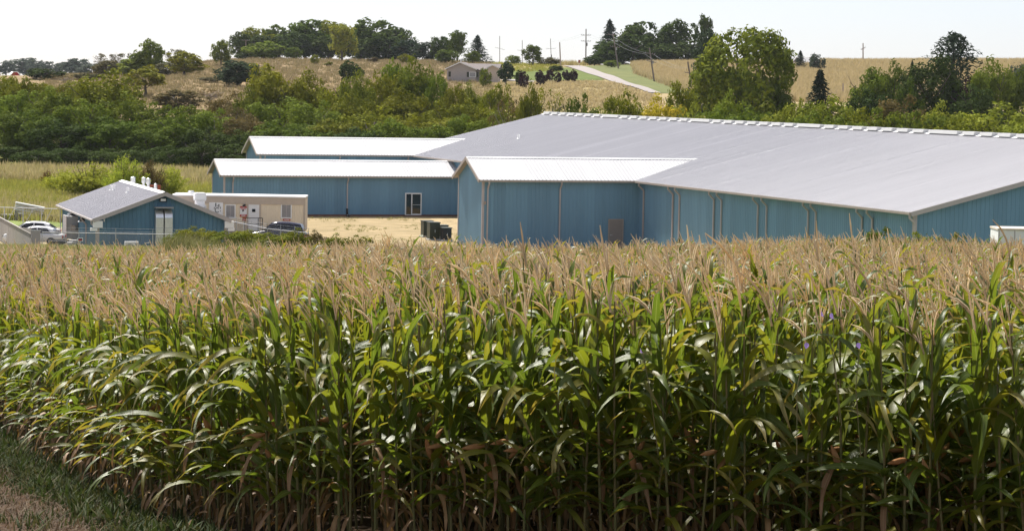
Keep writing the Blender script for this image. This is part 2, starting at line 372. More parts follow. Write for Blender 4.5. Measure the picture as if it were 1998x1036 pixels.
def frame(o, ex, ey, ez):
    o, ex, ey, ez = map(Vector, (o, ex, ey, ez))
    return Matrix(((ex.x, ey.x, ez.x, o.x), (ex.y, ey.y, ez.y, o.y), (ex.z, ey.z, ez.z, o.z), (0, 0, 0, 1)))
def wall(parent, p0, p1, z0, ztop, m, w=.914, h=.022, n=3):
    """vertical panels from p0 to p1 (outside on the right-hand side of the walk)"""
    p0, p1 = Vector((*p0, 0)), Vector((*p1, 0)); L_ = (p1-p0).length; d = (p1-p0)/L_
    out = Vector((d.y, -d.x, 0)); k = max(1, round(L_/w)); pw = L_/k
    for i in range(k):
        o = p0+d*(pw*i); jit = random.uniform(0, .004)
        if callable(ztop): me = panel_mesh('wall_panel', pw, 0, lambda x, i=i: ztop(pw*i+x)-z0, m, h, n)
        else: me = panel_mesh('wall_panel', pw, 0, ztop-z0, m, h, n)
        obj('wall_panel', me, parent, frame((o.x, o.y, z0)+Vector((0, 0, 0)) if False else Vector((o.x, o.y, z0))+out*jit, d, (0, 0, 1), out))
def roof(parent, p0, p1, upv, length, m, w=.914, n=3, h=.03, jitter=.004):
    """panels from eave point p0 to p1 (3D) running up along upv"""
    p0, p1, upv = Vector(p0), Vector(p1), Vector(upv).normalized(); L_ = (p1-p0).length; d = (p1-p0)/L_; nr = d.cross(upv)
    flip = nr.z < 0
    k = max(1, round(L_/w)); pw = L_/k; me = panel_mesh('roof_panel', pw, 0, length, m, h, n)
    for i in range(k):
        o = p0+d*(pw*(i+(1 if flip else 0))); dd = -d if flip else d; nn = -nr if flip else nr
        Mx = frame(o+nn*random.uniform(0, jitter), dd, upv, nn)@Matrix.Rotation(random.uniform(-1, 1)*.0045, 4, 'Y')
        obj('roof_panel', me, parent, Mx)
def downspout(parent, foot, out, zt, reach, m='trim', zb=.15, black=0):
    """foot on the wall, out = unit vector towards the gutter, zt gutter height"""
    f, o = Vector((*foot, 0)), Vector((*out, 0)); b = MB(); e = Vector((0, 0, 1)); w = .105
    a = f+o*.09
    b.bar(a+e*zb, a+e*(zt-.62), w, .10, up=o); b.bar(a+e*(zt-.64), f+o*reach+e*(zt-.25), w, .10, up=o); b.bar(f+o*reach+e*(zt-.28), f+o*reach+e*zt, w, .10, up=o)
    b.bar(a+e*zb, a+o*.28+e*(zb-.08), w, .10)
    ob = b.build('downspout', [m], parent)
    if black:
        MB().bar(a+e*.02, a+e*black, .17, .15, up=o).bar(a+e*.05, a+o*1.0+e*.05, .17, .1).build('drain_extension', ['black'], parent)
    return ob
barn = thing('warehouse', 'huge blue metal warehouse with low grey roof and three white-roofed wings', 'warehouse', (BX, BY, 0), AL)
Bm = Matrix.Translation((BX, BY, 0))@Matrix.Rotation(AL, 4, 'Z'); Bi = Bm.inverted()
ZR = HE+HW*PIT; SW, TW = .45, .40                        # ridge height, wall set-backs
up_main = Vector((1, 0, PIT)).normalized(); LR = HW*math.sqrt(1+PIT*PIT)
roof(barn, (0, 0, HE), (0, LEND, HE), up_main, LR, 'roof_grey')
MB().add([(2*HW, 0, HE), (2*HW, LEND, HE), (HW, LEND, ZR), (HW, 0, ZR)], [(0, 1, 2, 3)]).build('roof_slope', ['roof_grey'], barn)
wall(barn, (SW, LEND-TW), (SW, TW), 0, HE+SW*PIT-.05, 'siding')
gz = lambda s: HE+min(s, 2*HW-s)*PIT-.06
wall(barn, (SW, TW), (2*HW-SW, TW), 0, lambda x: gz(x+SW), 'siding')
wall(barn, (2*HW-SW, LEND-TW), (SW, LEND-TW), 0, lambda x: gz(x+SW), 'siding')
MB().add([(2*HW-SW, TW, 0), (2*HW-SW, LEND-TW, 0), (2*HW-SW, LEND-TW, HE), (2*HW-SW, TW, HE)], [(0, 1, 2, 3)]).build('back_wall', ['siding'], barn)
MB().box(-.13, .0, 0, LEND, HE-.16, HE-.01).build('gutter', ['trim_tan'], barn)
MB().box(.02, SW, .05, LEND, HE-.10, HE-.06).build('soffit', ['trim'], barn)
b = MB()                                                  # near rake boards
for s0, s1 in ((0, HW), (2*HW, HW)): b.bar((s0, -.02, HE-.12), (s1, -.02, ZR-.12), .06, .30, up=(0, 0, 1))
b.build('rake_board', ['trim'], barn)
b = MB()
for s0, s1 in ((0, HW), (2*HW, HW)): b.bar((s0, LEND+.02, HE-.12), (s1, LEND+.02, ZR-.12), .06, .30)
b.build('rake_board', ['trim'], barn)
MB().box(SW-.06, SW+.16, TW-.06, TW+.14, 0, HE+.02).build('corner_trim', ['trim'], barn)
MB().add([(HW-.35, 0, ZR-.35*PIT+.05), (HW, 0, ZR+.07), (HW+.35, 0, ZR-.35*PIT+.05), (HW-.35, LEND, ZR-.35*PIT+.05), (HW, LEND, ZR+.07), (HW+.35, LEND, ZR-.35*PIT+.05)], [(0, 1, 4, 3), (1, 2, 5, 4)]).build('ridge_cap', ['white_paint'], barn)
def ridge_t(px):
    lo, hi = 0, LEND
    for _ in range(40):
        mid = (lo+hi)/2
        if project(Bm@Vector((HW, mid, ZR)))[0] > px: lo = mid
        else: hi = mid
    return lo
def cap_mesh(L_):
    b = MB(); hs = .30
    pr = [(-hs-.08, .02), (-hs, .27), (hs, .27), (hs+.08, .02)]
    b.v = [(x, 0, z) for x, z in pr]+[(x, L_, z) for x, z in pr]
    b.f = [(0, 1, 5, 4), (1, 2, 6, 5), (2, 3, 7, 6), (3, 2, 1, 0), (4, 5, 6, 7)]; b.mi = [0]*5
    return b.mesh('ridge_vent', ['vent_grey'])
u = (ridge_t(1066)-ridge_t(1550))/24.6; cm1, cm2 = cap_mesh(u*.68), cap_mesh(u*1.72)
t0 = ridge_t(1066); k = 0; pos = 0.
while t0-pos*u > -1:
    long = (k % 8 == 7); Lc = u*1.72 if long else u*.68
    obj('ridge_vent', cm2 if long else cm1, barn, Matrix.Translation((HW, max(t0-pos*u-Lc, .05), ZR)))
    pos += 2.03 if long else 1.; k += 1
pv = Bi@on_plane(1012, 271, Bm@Vector((0, 0, HE)), (Bm.to_3x3()@Vector((-PIT, 0, 1))).normalized())
MB().tube((pv.x, pv.y, pv.z-.2), (pv.x, pv.y, pv.z+.42), .12, n=12).tube((pv.x, pv.y, pv.z), (pv.x, pv.y, pv.z+.06), .22, .13, n=12).build('vent_pipe', ['white_paint'], barn)
def wall_t(px, s=SW, z=3):
    lo, hi = 0, LEND
    for _ in range(40):
        mid = (lo+hi)/2
        if project(Bm@Vector((s, mid, z)))[0] > px: lo = mid
        else: hi = mid
    return lo
for px in (1257, 1314, 1327, 1394, 1409, 1480, 1497, 1578, 1593, 1683, 1703, 1787):
    downspout(barn, (SW, wall_t(px)), (-1, 0), HE-.1, SW+.05, zb=.2)
def wing(t, W, L_, ze, rise, spouts, zone):
    """gabled wing leaving the long wall; eave line t, outer end s = -L_"""
    pit = rise/(W/2); up = Vector((0, 1, pit)).normalized(); Ls = (W/2)*math.sqrt(1+pit*pit)
    send = zone; EO, GO = .40, .42                       # inner end of its roof, eave and gable overhangs
    tr = MB()
    for a, c in ((t-.02, t+W/2), (t+W+.02, t+W/2)):       # gable rakes, under-side boards
        tr.bar((-L_-.03, a, ze-.10), (-L_-.03, c, ze+rise-.10), .06, .24)
        tr.bar((-L_+GO/2, a+(.1 if a < c else -.1), ze-.06), (-L_+GO/2, c, ze+rise-.10), GO, .03)
    tr.box(-L_, .0, t-.12, t-.005, ze-.15, ze-.02)        # gutter
    tr.box(-L_+.05, .3, t+.01, t+EO, ze-.09, ze-.06)
    w = tr.build('wing', ['trim_tan'], barn)
    roof(w, (-L_, t, ze), (send, t, ze), up, Ls, 'roof_white', n=3, h=.045)
    roof(w, (send, t+W, ze), (-L_, t+W, ze), Vector((0, -1, pit)), Ls, 'roof_white', n=4)
    MB().add([(-L_, t+W/2-.2, ze+rise-.2*pit+.045), (-L_, t+W/2, ze+rise+.05), (-L_, t+W/2+.2, ze+rise-.2*pit+.045), (send, t+W/2-.2, ze+rise-.2*pit+.045), (send, t+W/2, ze+rise+.05), (send, t+W/2+.2, ze+rise-.2*pit+.045)], [(0, 1, 4, 3), (1, 2, 5, 4)]).build('ridge_cap', ['white_paint'], w)
    s0, ta, tb = -L_+GO, t+EO, t+W-EO
    wall(w, (s0, ta), (SW, ta), 0, ze-.05, 'siding')
    wall(w, (s0, tb), (s0, ta), 0, lambda x: ze+min(W-EO-x, EO+x)*pit-.07, 'siding')
    wall(w, (SW, tb), (s0, tb), 0, ze-.05, 'siding')
    for tt in (ta, tb): MB().box(s0-.05, s0+.13, tt-.05 if tt == ta else tt-.08, tt+.08 if tt == ta else tt+.05, 0, ze).build('corner_trim', ['trim'], w)
    for px, blk in spouts:
        lo, hi = -L_, 0
        for _ in range(40):
            mid = (lo+hi)/2
            if project(Bm@Vector((mid, ta, 3)))[0] < px: lo = mid
            else: hi = mid
        downspout(w, (lo, ta), (0, -1), ze-.06, EO+.04, black=blk)
    return w, ta
def s_at(px, t, z):
    lo, hi = -40, 5
    for _ in range(40):
        mid = (lo+hi)/2
        if project(Bm@Vector((mid, t, z)))[0] < px: lo = mid
        else: hi = mid
    return lo
w1, ta1 = wing(47.93, 7.21, 13.06, HE, 1.6715, [(950.5, 0), (1091.5, 0)], 7.2)
w2, ta2 = wing(96.78, 6.16, 23.5, 3.884, 1.428, [(454, 0), (677.5, .75)], SW)
w3, ta3 = wing(112.3, 7.21, 16.57, HE, 1.6715, [(515, 0), (661, 0), (794, 0)], 7.2)
w1['label'] = 'nearest wing with white ribbed roof and brown side door'; w2['label'] = 'lower middle wing with glass entrance facing the dirt yard'; w3['label'] = 'farthest wing half hidden behind the middle wing'
# brown metal door, nearest wing
sa, sb = s_at(1187.5, ta1, 1), s_at(1213.5, ta1, 1); y = ta1-.06
dr = MB().box(sa, sb, y-.05, y+.05, .1, 2.35).build('side_door', ['door_brown'], w1)
b = MB(); b.box(sa-.07, sa, y-.07, y+.05, .1, 2.42); b.box(sb, sb+.07, y-.07, y+.05, .1, 2.42); b.box(sa, sb, y-.07, y+.05, 2.35, 2.42); b.build('door_frame', ['trim_tan'], w1)
MB().tube((sa+.12, y-.05, 1.15), (sa+.12, y-.13, 1.15), .035).bar((sa+.12, y-.12, 1.15), (sa+.26, y-.12, 1.15), .03).build('door_handle', ['galv'], w1)
sl = s_at(945.5, ta1, 3.6); MB().box(sl-.09, sl+.09, ta1-.09, ta1-.02, 3.55, 3.8).build('wall_light', ['trim_tan'], w1)
# glass entrance, middle wing
sa, sb = s_at(790, ta2, 1), s_at(822, ta2, 1); y = ta2-.05; ms = sa+(sb-sa)*.40
b = MB()
for x in (sa, ms-.05, sb-.10): b.box(x, x+.10, y-.06, y+.05, .12, 2.28)
b.box(sa+.10, ms-.05, y-.06, y+.05, 2.18, 2.28); b.box(ms+.05, sb-.10, y-.06, y+.05, 2.16, 2.28); b.box(sa+.10, ms-.05, y-.06, y+.05, .12, .18); b.box(ms+.05, sb-.10, y-.06, y+.05, .12, .25)
b.build('entrance_frame', ['white_paint'], w2)
MB().box(sa+.10, ms-.05, y-.01, y+.03, .18, 2.18).build('glass_pane', ['glass_dark'], w2)
MB().box(ms+.05, sb-.10, y-.01, y+.03, .25, 2.16).build('glass_pane', ['glass_dark'], w2)
MB().bar((ms+.05, y-.05, 1.12), (sb-.10, y-.05, 1.12), .04).build('push_bar', ['galv'], w2)
MB().bar((ms+.02, y-.10, .95), (ms+.02, y-.10, 1.25), .035).bar((ms+.02, y-.10, .97), (ms+.02, y-.05, .97), .03).bar((ms+.02, y-.10, 1.23), (ms+.02, y-.05, 1.23), .03).build('door_handle', ['galv'], w2)
MB().box(-23.5+.42, SW, ta2-.07, ta2-.025, .0, .16).build('base_board', ['skirt_brown'], w2)

# ================================================================== small blue shed
SA = .294; SX, SY = -31.17, 190.0; SWd, SL, SE, SRs, SR = 10.4, 22.4, 2.41, 5.35, 2.02
shed = thing('equipment_shed', 'small blue metal shed with grey gable roof left of the trailer', 'shed', (SX, SY, 0), SA)
Sm = Matrix.Translation((SX, SY, 0))@Matrix.Rotation(SA, 4, 'Z'); Si = Sm.inverted()
pl, pr_ = SR/SRs, SR/(SWd-SRs)
roof(shed, (0, 0, SE), (0, SL, SE), Vector((1, 0, pl)), SRs*math.sqrt(1+pl*pl), 'roof_shed')
roof(shed, (SWd, SL, SE), (SWd, 0, SE), Vector((-1, 0, pr_)), (SWd-SRs)*math.sqrt(1+pr_*pr_), 'roof_shed')
sz = lambda s: SE-.06+(s*pl if s < SRs else (SWd-s)*pr_)
SO, GO = .42, .40
wall(shed, (SO, SL-GO), (SO, GO), 0, SE+SO*pl-.06, 'siding_shed', h=.03)
wall(shed, (SO, GO), (SWd-SO, GO), 0, lambda x: sz(x+SO), 'siding_shed', h=.035)
wall(shed, (SWd-SO, GO), (SWd-SO, SL-GO), 0, SE+SO*pr_-.06, 'siding_shed', h=.03)
wall(shed, (SWd-SO, SL-GO), (SO, SL-GO), 0, lambda x: sz(SWd-SO-x), 'siding_shed', h=.03)
b = MB(); b.bar((0, -.02, SE-.10), (SRs, -.02, SE+SR-.10), .05, .30); b.bar((SWd, -.02, SE-.10), (SRs, -.02, SE+SR-.10), .05, .30); b.build('rake_board', ['trim'], shed)
MB().box(-.12, 0, 0, SL, SE-.14, SE-.02).build('gutter', ['trim'], shed)
MB().box(.02, SO, 0, SL, SE-.09, SE-.06).build('soffit', ['trim_tan'], shed)
MB().add([(SRs-.3, -.03, SE+SR-.3*pl+.045), (SRs, -.03, SE+SR+.07), (SRs+.3, -.03, SE+SR-.3*pr_+.045), (SRs-.3, SL, SE+SR-.3*pl+.045), (SRs, SL, SE+SR+.07), (SRs+.3, SL, SE+SR-.3*pr_+.045)], [(0, 1, 4, 3), (1, 2, 5, 4)]).build('ridge_cap', ['white_paint'], shed)
for s in (SO, SWd-SO): MB().box(s-.07, s+.11, GO-.06, GO+.1, 0, SE+.05).build('corner_trim', ['trim'], shed)
for t in (.62, 6.5, 13.): downspout(shed, (SO, t), (-1, 0), SE-.1, SO+.04, zb=.1)
nl = (Sm.to_3x3()@Vector((-pl, 0, 1))).normalized()
for px, py in ((217, 371), (222.5, 371), (249, 376)):
    q = Si@on_plane(px, py, Sm@Vector((0, 0, SE)), nl)
    MB().tube((q.x, q.y, q.z-.15), (q.x, q.y, q.z+.40), .11, n=12).tube((q.x, q.y, q.z-.02), (q.x, q.y, q.z+.07), .2, .12, n=12).build('vent_pipe', ['white_paint'], shed)
for px, top, r in ((259.5, 346, .12), (280.5, 347, .10), (289.5, 349, .10), (303.5, 359, .07)):
    s = 6.3; n_ = Sm.to_3x3()@Vector((1, 0, 0)); q = Si@on_plane(px, top, Sm@Vector((s, 0, 0)), n_)
    zb = SE+(SWd-s)*pr_-.1; b = MB(); b.tube((q.x, q.y, zb), (q.x, q.y, q.z-.30), r, n=12); b.tube((q.x, q.y, q.z-.42), (q.x, q.y, q.z), r*1.7, n=12)
    st = b.build('exhaust_stack', ['galv_bright'], shed); MB().tube((q.x, q.y, q.z-.02), (q.x, q.y, q.z+.05), r*1.8, r*.3, n=12).build('rain_cap', ['galv'], st)
# paired sheet metal ducts on the gable wall
yw = GO-.04
def sgab(px): return (Si@on_plane(px, 440, Sm@Vector((0, GO, 0)), Sm.to_3x3()@Vector((0, 1, 0)))).x
def zgab(px, py): return on_plane(px, py, Sm@Vector((0, GO, 0)), Sm.to_3x3()@Vector((0, 1, 0))).z
for xa, xb in ((301.5, 316.3), (319, 334)):
    a, c = sgab(xa), sgab(xb); zt = zgab((xa+xb)/2, 409); cx = (a+c)/2
    b = MB(); r = .62
    prof = [(0, zt), ]
    for i in range(7):
        an = math.pi/2*i/6; prof.append((-r*math.sin(an), zt-r+r*math.cos(an)))
    prof += [(-r, 0), (0, 0)]
    d = MB(); n = len(prof); d.v = [(a, yw+p, z) for p, z in prof]+[(c, yw+p, z) for p, z in prof]
    d.f = [tuple(range(n)), tuple(range(2*n-1, n-1, -1))]+[(i, n+i, n+(i+1) % n, (i+1) % n) for i in range(n)]; d.mi = [0]*len(d.f)
    du = d.build('exhaust_duct', ['galv_bright'], shed)
    for zz in (zt-r-.02, zt-r-.75, zt-r-1.5): MB().box(a-.02, c+.02, yw-r-.02, yw, zz, zz+.05).build('duct_flange', ['galv'], du)
a, c = sgab(301), sgab(335); zt = zgab(318, 406); MB().box(a-.03, c+.03, yw-.75, yw, zt, zt+.10).build('duct_hood', ['grey_metal'], shed)
a = sgab(316.8); c = sgab(318.6); MB().box(a, c, yw-.5, yw, 0, zt).build('duct_gap_panel', ['black'], shed)
a, c = sgab(310.5), sgab(324); z0, z1 = zgab(317, 394), zgab(317, 386.5)
fl = MB().box(a, c, yw-.16, yw, z0, z1).build('flood_light', ['black'], shed); MB().box(a+.07, c-.07, yw-.185, yw-.165, z0+.06, z1-.05).build('lamp_lens', ['white_paint'], fl)
for px in (203, 441): x = sgab(px); z = zgab(px, 430); MB().box(x-.05, x+.05, yw-.05, yw, z-.1, z+.1).build('wall_outlet', ['white_paint'], shed)
for sx in (-.02, SWd-.55):                                 # white junction boxes under the two front eave corners
    MB().box(sx+.05, sx+.75, .0, .32, SE-.62, SE-.12).build('junction_box', ['white_paint'], shed); MB().box(sx-.15 if sx < 1 else sx+.3, sx+.35 if sx < 1 else sx+.8, .02, .28, SE-.86, SE-.64).build('junction_box', ['white_paint'], shed)
for t, in ((7.6,), (13.8,)):
    h = MB().prism([(SO-.02, SE-.12), (SO-.5, SE-.62), (SO-.02, SE-.62)], t, t+.7).build('wall_hood', ['white_paint'], shed)
    MB().box(SO-.46, SO-.03, t-.02, t+.02, SE-.58, SE-.25).build('hood_opening', ['black'], h)
tk = MB().box(SO-.95, SO-.06, 11.6, 13.4, .25, 2.0).build('electrical_cabinet', ['grey_metal'], shed)
MB().box(SO-1.0, SO-.92, 11.5, 13.5, .2, 2.05).build('cabinet_side', ['trim'], tk); MB().box(SO-.6, SO-.3, 11.2, 11.58, .9, 1.35).build('meter_box', ['trim_tan'], tk); MB().tube((SO-.7, 12.3, 2.), (SO-.7, 12.3, 2.2), .1).build('cabinet_cap', ['white_paint'], tk)
# white double box on the right roof slope
q = Si@on_plane(389, 404, Sm@Vector((8.4, 0, 0)), Sm.to_3x3()@Vector((1, 0, 0))); zt = (Si@on_plane(389, 376, Sm@Vector((8.4, 0, 0)), Sm.to_3x3()@Vector((1, 0, 0)))).z
b = MB(); hgt = zt-q.z
b.prism([(8.4-.30+.06*math.cos(k), q.y+.0) for k in (0,)]+[(8.1, q.y), (8.7, q.y)], q.z, q.z, axis='z') if False else None
b.box(8.1, 8.75, q.y-.35, q.y+.35, q.z-.5, zt-.62); b.box(8.02, 8.84, q.y-.42, q.y+.42, zt-.60, zt-.52); b.box(8.0, 8.86, q.y-.45, q.y+.45, zt-.50, zt-.04); b.box(8.08, 8.78, q.y-.38, q.y+.38, zt-.04, zt)
b.build('roof_blower', ['white_paint'], shed)

# ================================================================== office trailer
TRY = 212.
pa, pb = at(338, 388, TRY), at(594, 388, TRY); TL_ = pb.x-pa.x; TH = at(594, 386, TRY).z
trailer = thing('office_trailer', 'long beige site office trailer with white door and white sign board', 'trailer', (pa.x, TRY, 0), R(1.2))
def tx(px): return at(px, 420, TRY).x-pa.x
def tz(px, py): return at(px, py, TRY).z
fb = TH-.62
for i in range(round(TL_/.6)):
    n_ = round(TL_/.6); pw = TL_/n_
    obj('wall_panel', panel_mesh('wall_panel', pw, 0, fb-.45, 'beige', .012, 3), trailer, frame((pw*i, 0, .45), (1, 0, 0), (0, 0, 1), (0, -1, 0)))
MB().box(0, TL_, .02, 3.2, .45, TH-.02).build('body', ['beige'], trailer)
MB().box(TL_+.002, TL_+.07, .0, 3.1, .5, TH-.1).build('end_wall', ['lumber'], trailer)
MB().box(-.02, TL_+.03, -.07, .0, fb, TH-.04).build('fascia', ['beige_dark'], trailer)
MB().box(-.1, TL_+.1, -.14, 3.3, TH-.03, TH+.08).build('roof', ['white_paint'], trailer)
MB().box(.05, TL_-.05, .12, .2, .0, .44).build('skirt', ['beige_dark'], trailer)
MB().box(TL_-.08, TL_+.02, -.05, .0, .45, fb).build('corner_trim', ['beige_dark'], trailer)
def twin(x0, x1, y0, y1):
    a, c, zb, zt = tx(x0), tx(x1), tz(x0, y1), tz(x0, y0); f = MB(); w = .09
    f.box(a, a+w, -.06, .0, zb, zt); f.box(c-w, c, -.06, .0, zb, zt); f.box(a+w, c-w, -.06, .0, zt-w, zt); f.box(a+w, c-w, -.06, .0, zb, zb+w)
    o = f.build('window', ['white_paint'], trailer); MB().box(a+w, c-w, -.035, -.02, zb+w, zt-w).build('pane', ['glass_grey'], o)
    MB().box((a+c)/2-.02, (a+c)/2+.02, -.05, -.036, zb+w, zt-w).build('mullion', ['trim'], o)
twin(439, 459.5, 399, 427); twin(547.5, 569, 398, 426.5); twin(395, 402.5, 400, 420)
a, c = tx(484.5), tx(505.5); zt, zb = tz(495, 399.5), .5
dr = MB().box(a, c, -.05, .0, zb, zt).build('door', ['white_paint'], trailer)
b = MB(); b.box(a-.14, a-.003, -.06, .0, zb, zt+.13); b.box(c+.003, c+.14, -.06, .0, zb, zt+.13); b.box(a, c, -.06, .0, zt+.003, zt+.13); b.build('door_frame', ['beige_dark'], dr)
wa, wc = tx(491.5), tx(498); MB().box(wa, wc, -.07, -.052, tz(495, 414), tz(495, 408)).build('door_window', ['glass_dark'], dr)
MB().tube((a+.1, -.05, 1.45), (a+.1, -.13, 1.45), .04).build('door_handle', ['galv'], dr)
MB().box(tx(476.5)-.04, tx(476.5)+.04, -.24, .0, fb-.12, fb-.02).tube((tx(476.5)+.1, -.3, fb-.06), (tx(476.5)-.12, -.2, fb-.16), .07).build('wall_lamp', ['black'], trailer)
vx = tx(370); MB().tube((vx, 1.0, TH+.08), (vx, 1.0, TH+.26), .2, n=14).tube((vx, 1.0, TH+.26), (vx, 1.0, TH+.36), .3, .2, n=14).build('roof_vent', ['galv_bright'], trailer)
# handrail and steps
stp = thing('entry_steps', 'grey steps with black pipe handrail below the trailer door', 'steps', (pa.x, TRY-.10, 0), R(1.2))
b = MB(); xa, xb = tx(480), tx(514)
for k in range(2): MB().box(a-.1, c+.2, -1.0-.35*k, -.16 if k == 0 else -1.002, .0 if k else .02, .42-.2*k).build('step', ['grey_wood'], stp)
zr = tz(495, 424.3)
b.tube((xa, -1.05, zr), (xb, -1.05, zr), .03).tube((xb, -1.05, zr), (xb, -1.05, 0), .03).tube((xb-.35, -1.05, zr), (xb-.35, -1.05, 0), .03).tube((xa, -1.05, zr), (xa, -1.05, 0), .03).tube((xa, -1.05, zr-.5), (xb, -1.05, zr-.5), .025)
b.build('handrail', ['black'], stp)
MB().box(xa-.2, xa+.1, -1.2, -1.0, zr-.25, zr+.05).build('mail_holder', ['rust'], stp)
# signs on the trailer
def text_mesh(name, s, size, m):
    cu = bpy.data.curves.new(name, 'FONT'); cu.body = s; cu.size = size; cu.align_x = 'CENTER'; cu.align_y = 'CENTER'; cu.extrude = .004
    o = bpy.data.objects.new(name, cu); COL.objects.link(o); bpy.context.view_layer.update(); me = bpy.data.meshes.new_from_object(o); bpy.data.objects.remove(o)
    me.materials.clear(); me.materials.append(MATS[m]); me.name = name; return me
XZ = lambda x, y, z: frame((x, y, z), (1, 0, 0), (0, 0, 1), (0, -1, 0))
sg = thing('sign_board', 'white sign board with black sunburst letter C logo on the trailer', 'sign', (pa.x, TRY-.03, 0), R(1.2))
MB().box(tx(408), tx(435), -.05, -.02, tz(420, 427), tz(420, 395.2)).build('board', ['white_paint'], sg)
cx, cz = tx(423.9), tz(424, 410.2); s1 = (tx(424)-tx(423)); b = MB()
N_ = 26; r0, r1 = 3.6*s1, 5.0*s1
for k in range(N_):
    t0_, t1_ = R(45+270*k/N_), R(45+270*(k+1)/N_)
    ps = [(cx+r*math.cos(t), cz+r*math.sin(t)) for r, t in ((r0, t0_), (r1, t0_), (r1, t1_), (r0, t1_))]
    b.add([(x, -.058, z) for x, z in ps], [(0, 3, 2, 1)])
for ox, y0, y1, w, dx in ((-3.0, 396.2, 404, 1.9, 0), (2.9, 398.8, 404, 1.9, 0), (0, 401.3, 403.2, 1.5, 0), (-6.2, 404, 407.8, 1.3, .5), (6.2, 403.6, 407.6, 1.3, -.5), (6.4, 411, 412.5, 1.3, 0)):
    x0 = cx+ox*s1; za, zb_ = tz(424, y0), tz(424, y1); hw = w*s1/2
    b.add([(x0-hw, -.058, zb_), (x0+hw, -.058, zb_), (x0+hw+dx*s1, -.058, za), (x0-hw+dx*s1, -.058, za)], [(0, 1, 2, 3)])
b.build('logo', ['black'], sg)
sg = thing('warning_sign', 'tall red and white warning sign beside the trailer door', 'sign', (pa.x, TRY-.03, 0), R(1.2))
x0, x1 = tx(468.2), tx(481.3); z = lambda py: tz(475, py)
MB().box(x0, x1, -.05, -.02, z(423), z(403)).build('plate', ['white_paint'], sg)
MB().box(x0, x1, -.056, -.051, z(406.2), z(403)).build('red_band', ['red_paint'], sg); MB().box(x0, x1, -.056, -.051, z(423), z(418.6)).build('red_band', ['red_paint'], sg)
obj('lettering', text_mesh('lettering', 'NO', (z(403)-z(406.2))*.85, 'white_paint'), sg, XZ((x0+x1)/2, -.06, z(404.6)))
b = MB()
for py in (407.4, 408.6): b.box(x0+.06, x1-.06, -.056, -.051, z(py+.45), z(py-.2))
b.build('lettering_line', ['red_paint'], sg)
b = MB()
for py in (420.0, 421.4): b.box(x0+.1, x1-.1, -.062, -.057, z(py+.4), z(py-.3))
b.build('lettering_line', ['white_paint'], sg)
b = MB(); xm = x0+(x1-x0)*.45; b.tube((xm, -.05, z(410.8)), (xm, -.058, z(410.8)), .075, n=12); b.box(xm-.04, xm+.10, -.058, -.051, z(411.6), z(411)); b.box(xm-.06, xm+.02, -.058, -.051, z(413.5), z(412.4)); b.build('pictogram', ['black'], sg)
sg = tag(MB().box(tx(552), tx(566.5), -.05, -.02, tz(560, 431), tz(560, 427.6)).build('small_sign', ['red_paint'], None, Matrix.Translation((pa.x, TRY-.03, 0))@Matrix.Rotation(R(1.2), 4, 'Z')), 'small red sign under the right trailer window', 'sign')
b = MB(); b.box(tx(554), tx(564.5), -.056, -.051, tz(560, 429.8), tz(560, 428.8)); b.build('lettering_line', ['white_paint'], sg)

# ================================================================== fences
def chain_fence(name, label, pts, h, wires=True, step=3.0, brace=False, mesh=True, zs=None):
    base = Vector((*pts[0], T(*pts[0]))); f = thing(name, label, 'fence', base)
    P = [Vector((*p, T(*p) if zs is None else zs))-base for p in pts]; e = Vector((0, 0, 1))
    for a, c in zip(P[:-1], P[1:]):
        MB().tube(a+e*h, c+e*h, .03, n=6).build('top_rail', ['galv'], f)
        k = max(1, round((c-a).length/step))
        for i in range(k+1):
            q = a.lerp(c, i/k); MB().tube(q, q+e*(h+.02), .035, n=8).build('post', ['galv'], f)
            if wires: MB().bar(q+e*h, q+e*(h+.36), .03).build('wire_arm', ['galv'], f)
            if brace and i < k:
                q2 = a.lerp(c, (i+.55)/k); MB().tube(q+e*(h-.9) if False else q+e*.4, q2+e*h, .025, n=6).build('brace', ['galv'], f)
        if wires:
            for dz in (.14, .34): MB().tube(a+e*(h+dz), c+e*(h+dz), .011, n=4, caps=False).build('barbed_wire', ['galv'], f)
        if mesh: MB().add([a+e*.05, c+e*.05, c+e*h, a+e*h], [(0, 1, 2, 3)]).build('chain_mesh', ['chain'], f)
    return f
pA, pB = at(82, 455, 181.5), at(372, 457.5, 181)
chain_fence('chain_link_fence', 'low chain link fence with barbed wire in front of the blue shed', [(pA.x, 181.5), (pB.x, 180.6)], at(160, 455, 181.3).z-T(pA.x, 181.5))
pA, pB, pC = at(447, 430, 198), at(520, 447, 188), at(600, 459, 181)
chain_fence('chain_link_fence', 'chain link fence running from the shed corner past the trailer steps', [(pA.x, 198), (pB.x, 188.5), (pC.x, 182)], 2.05, step=2.2)
pA, pB = at(-30, 408, 211), at(120, 408, 211)
chain_fence('gate_fence', 'galvanized pipe fence with diagonal braces behind the white cars', [(pA.x, 211.5), (pB.x, 210.5)], 2.1, wires=False, step=1.75, brace=True, mesh=False)
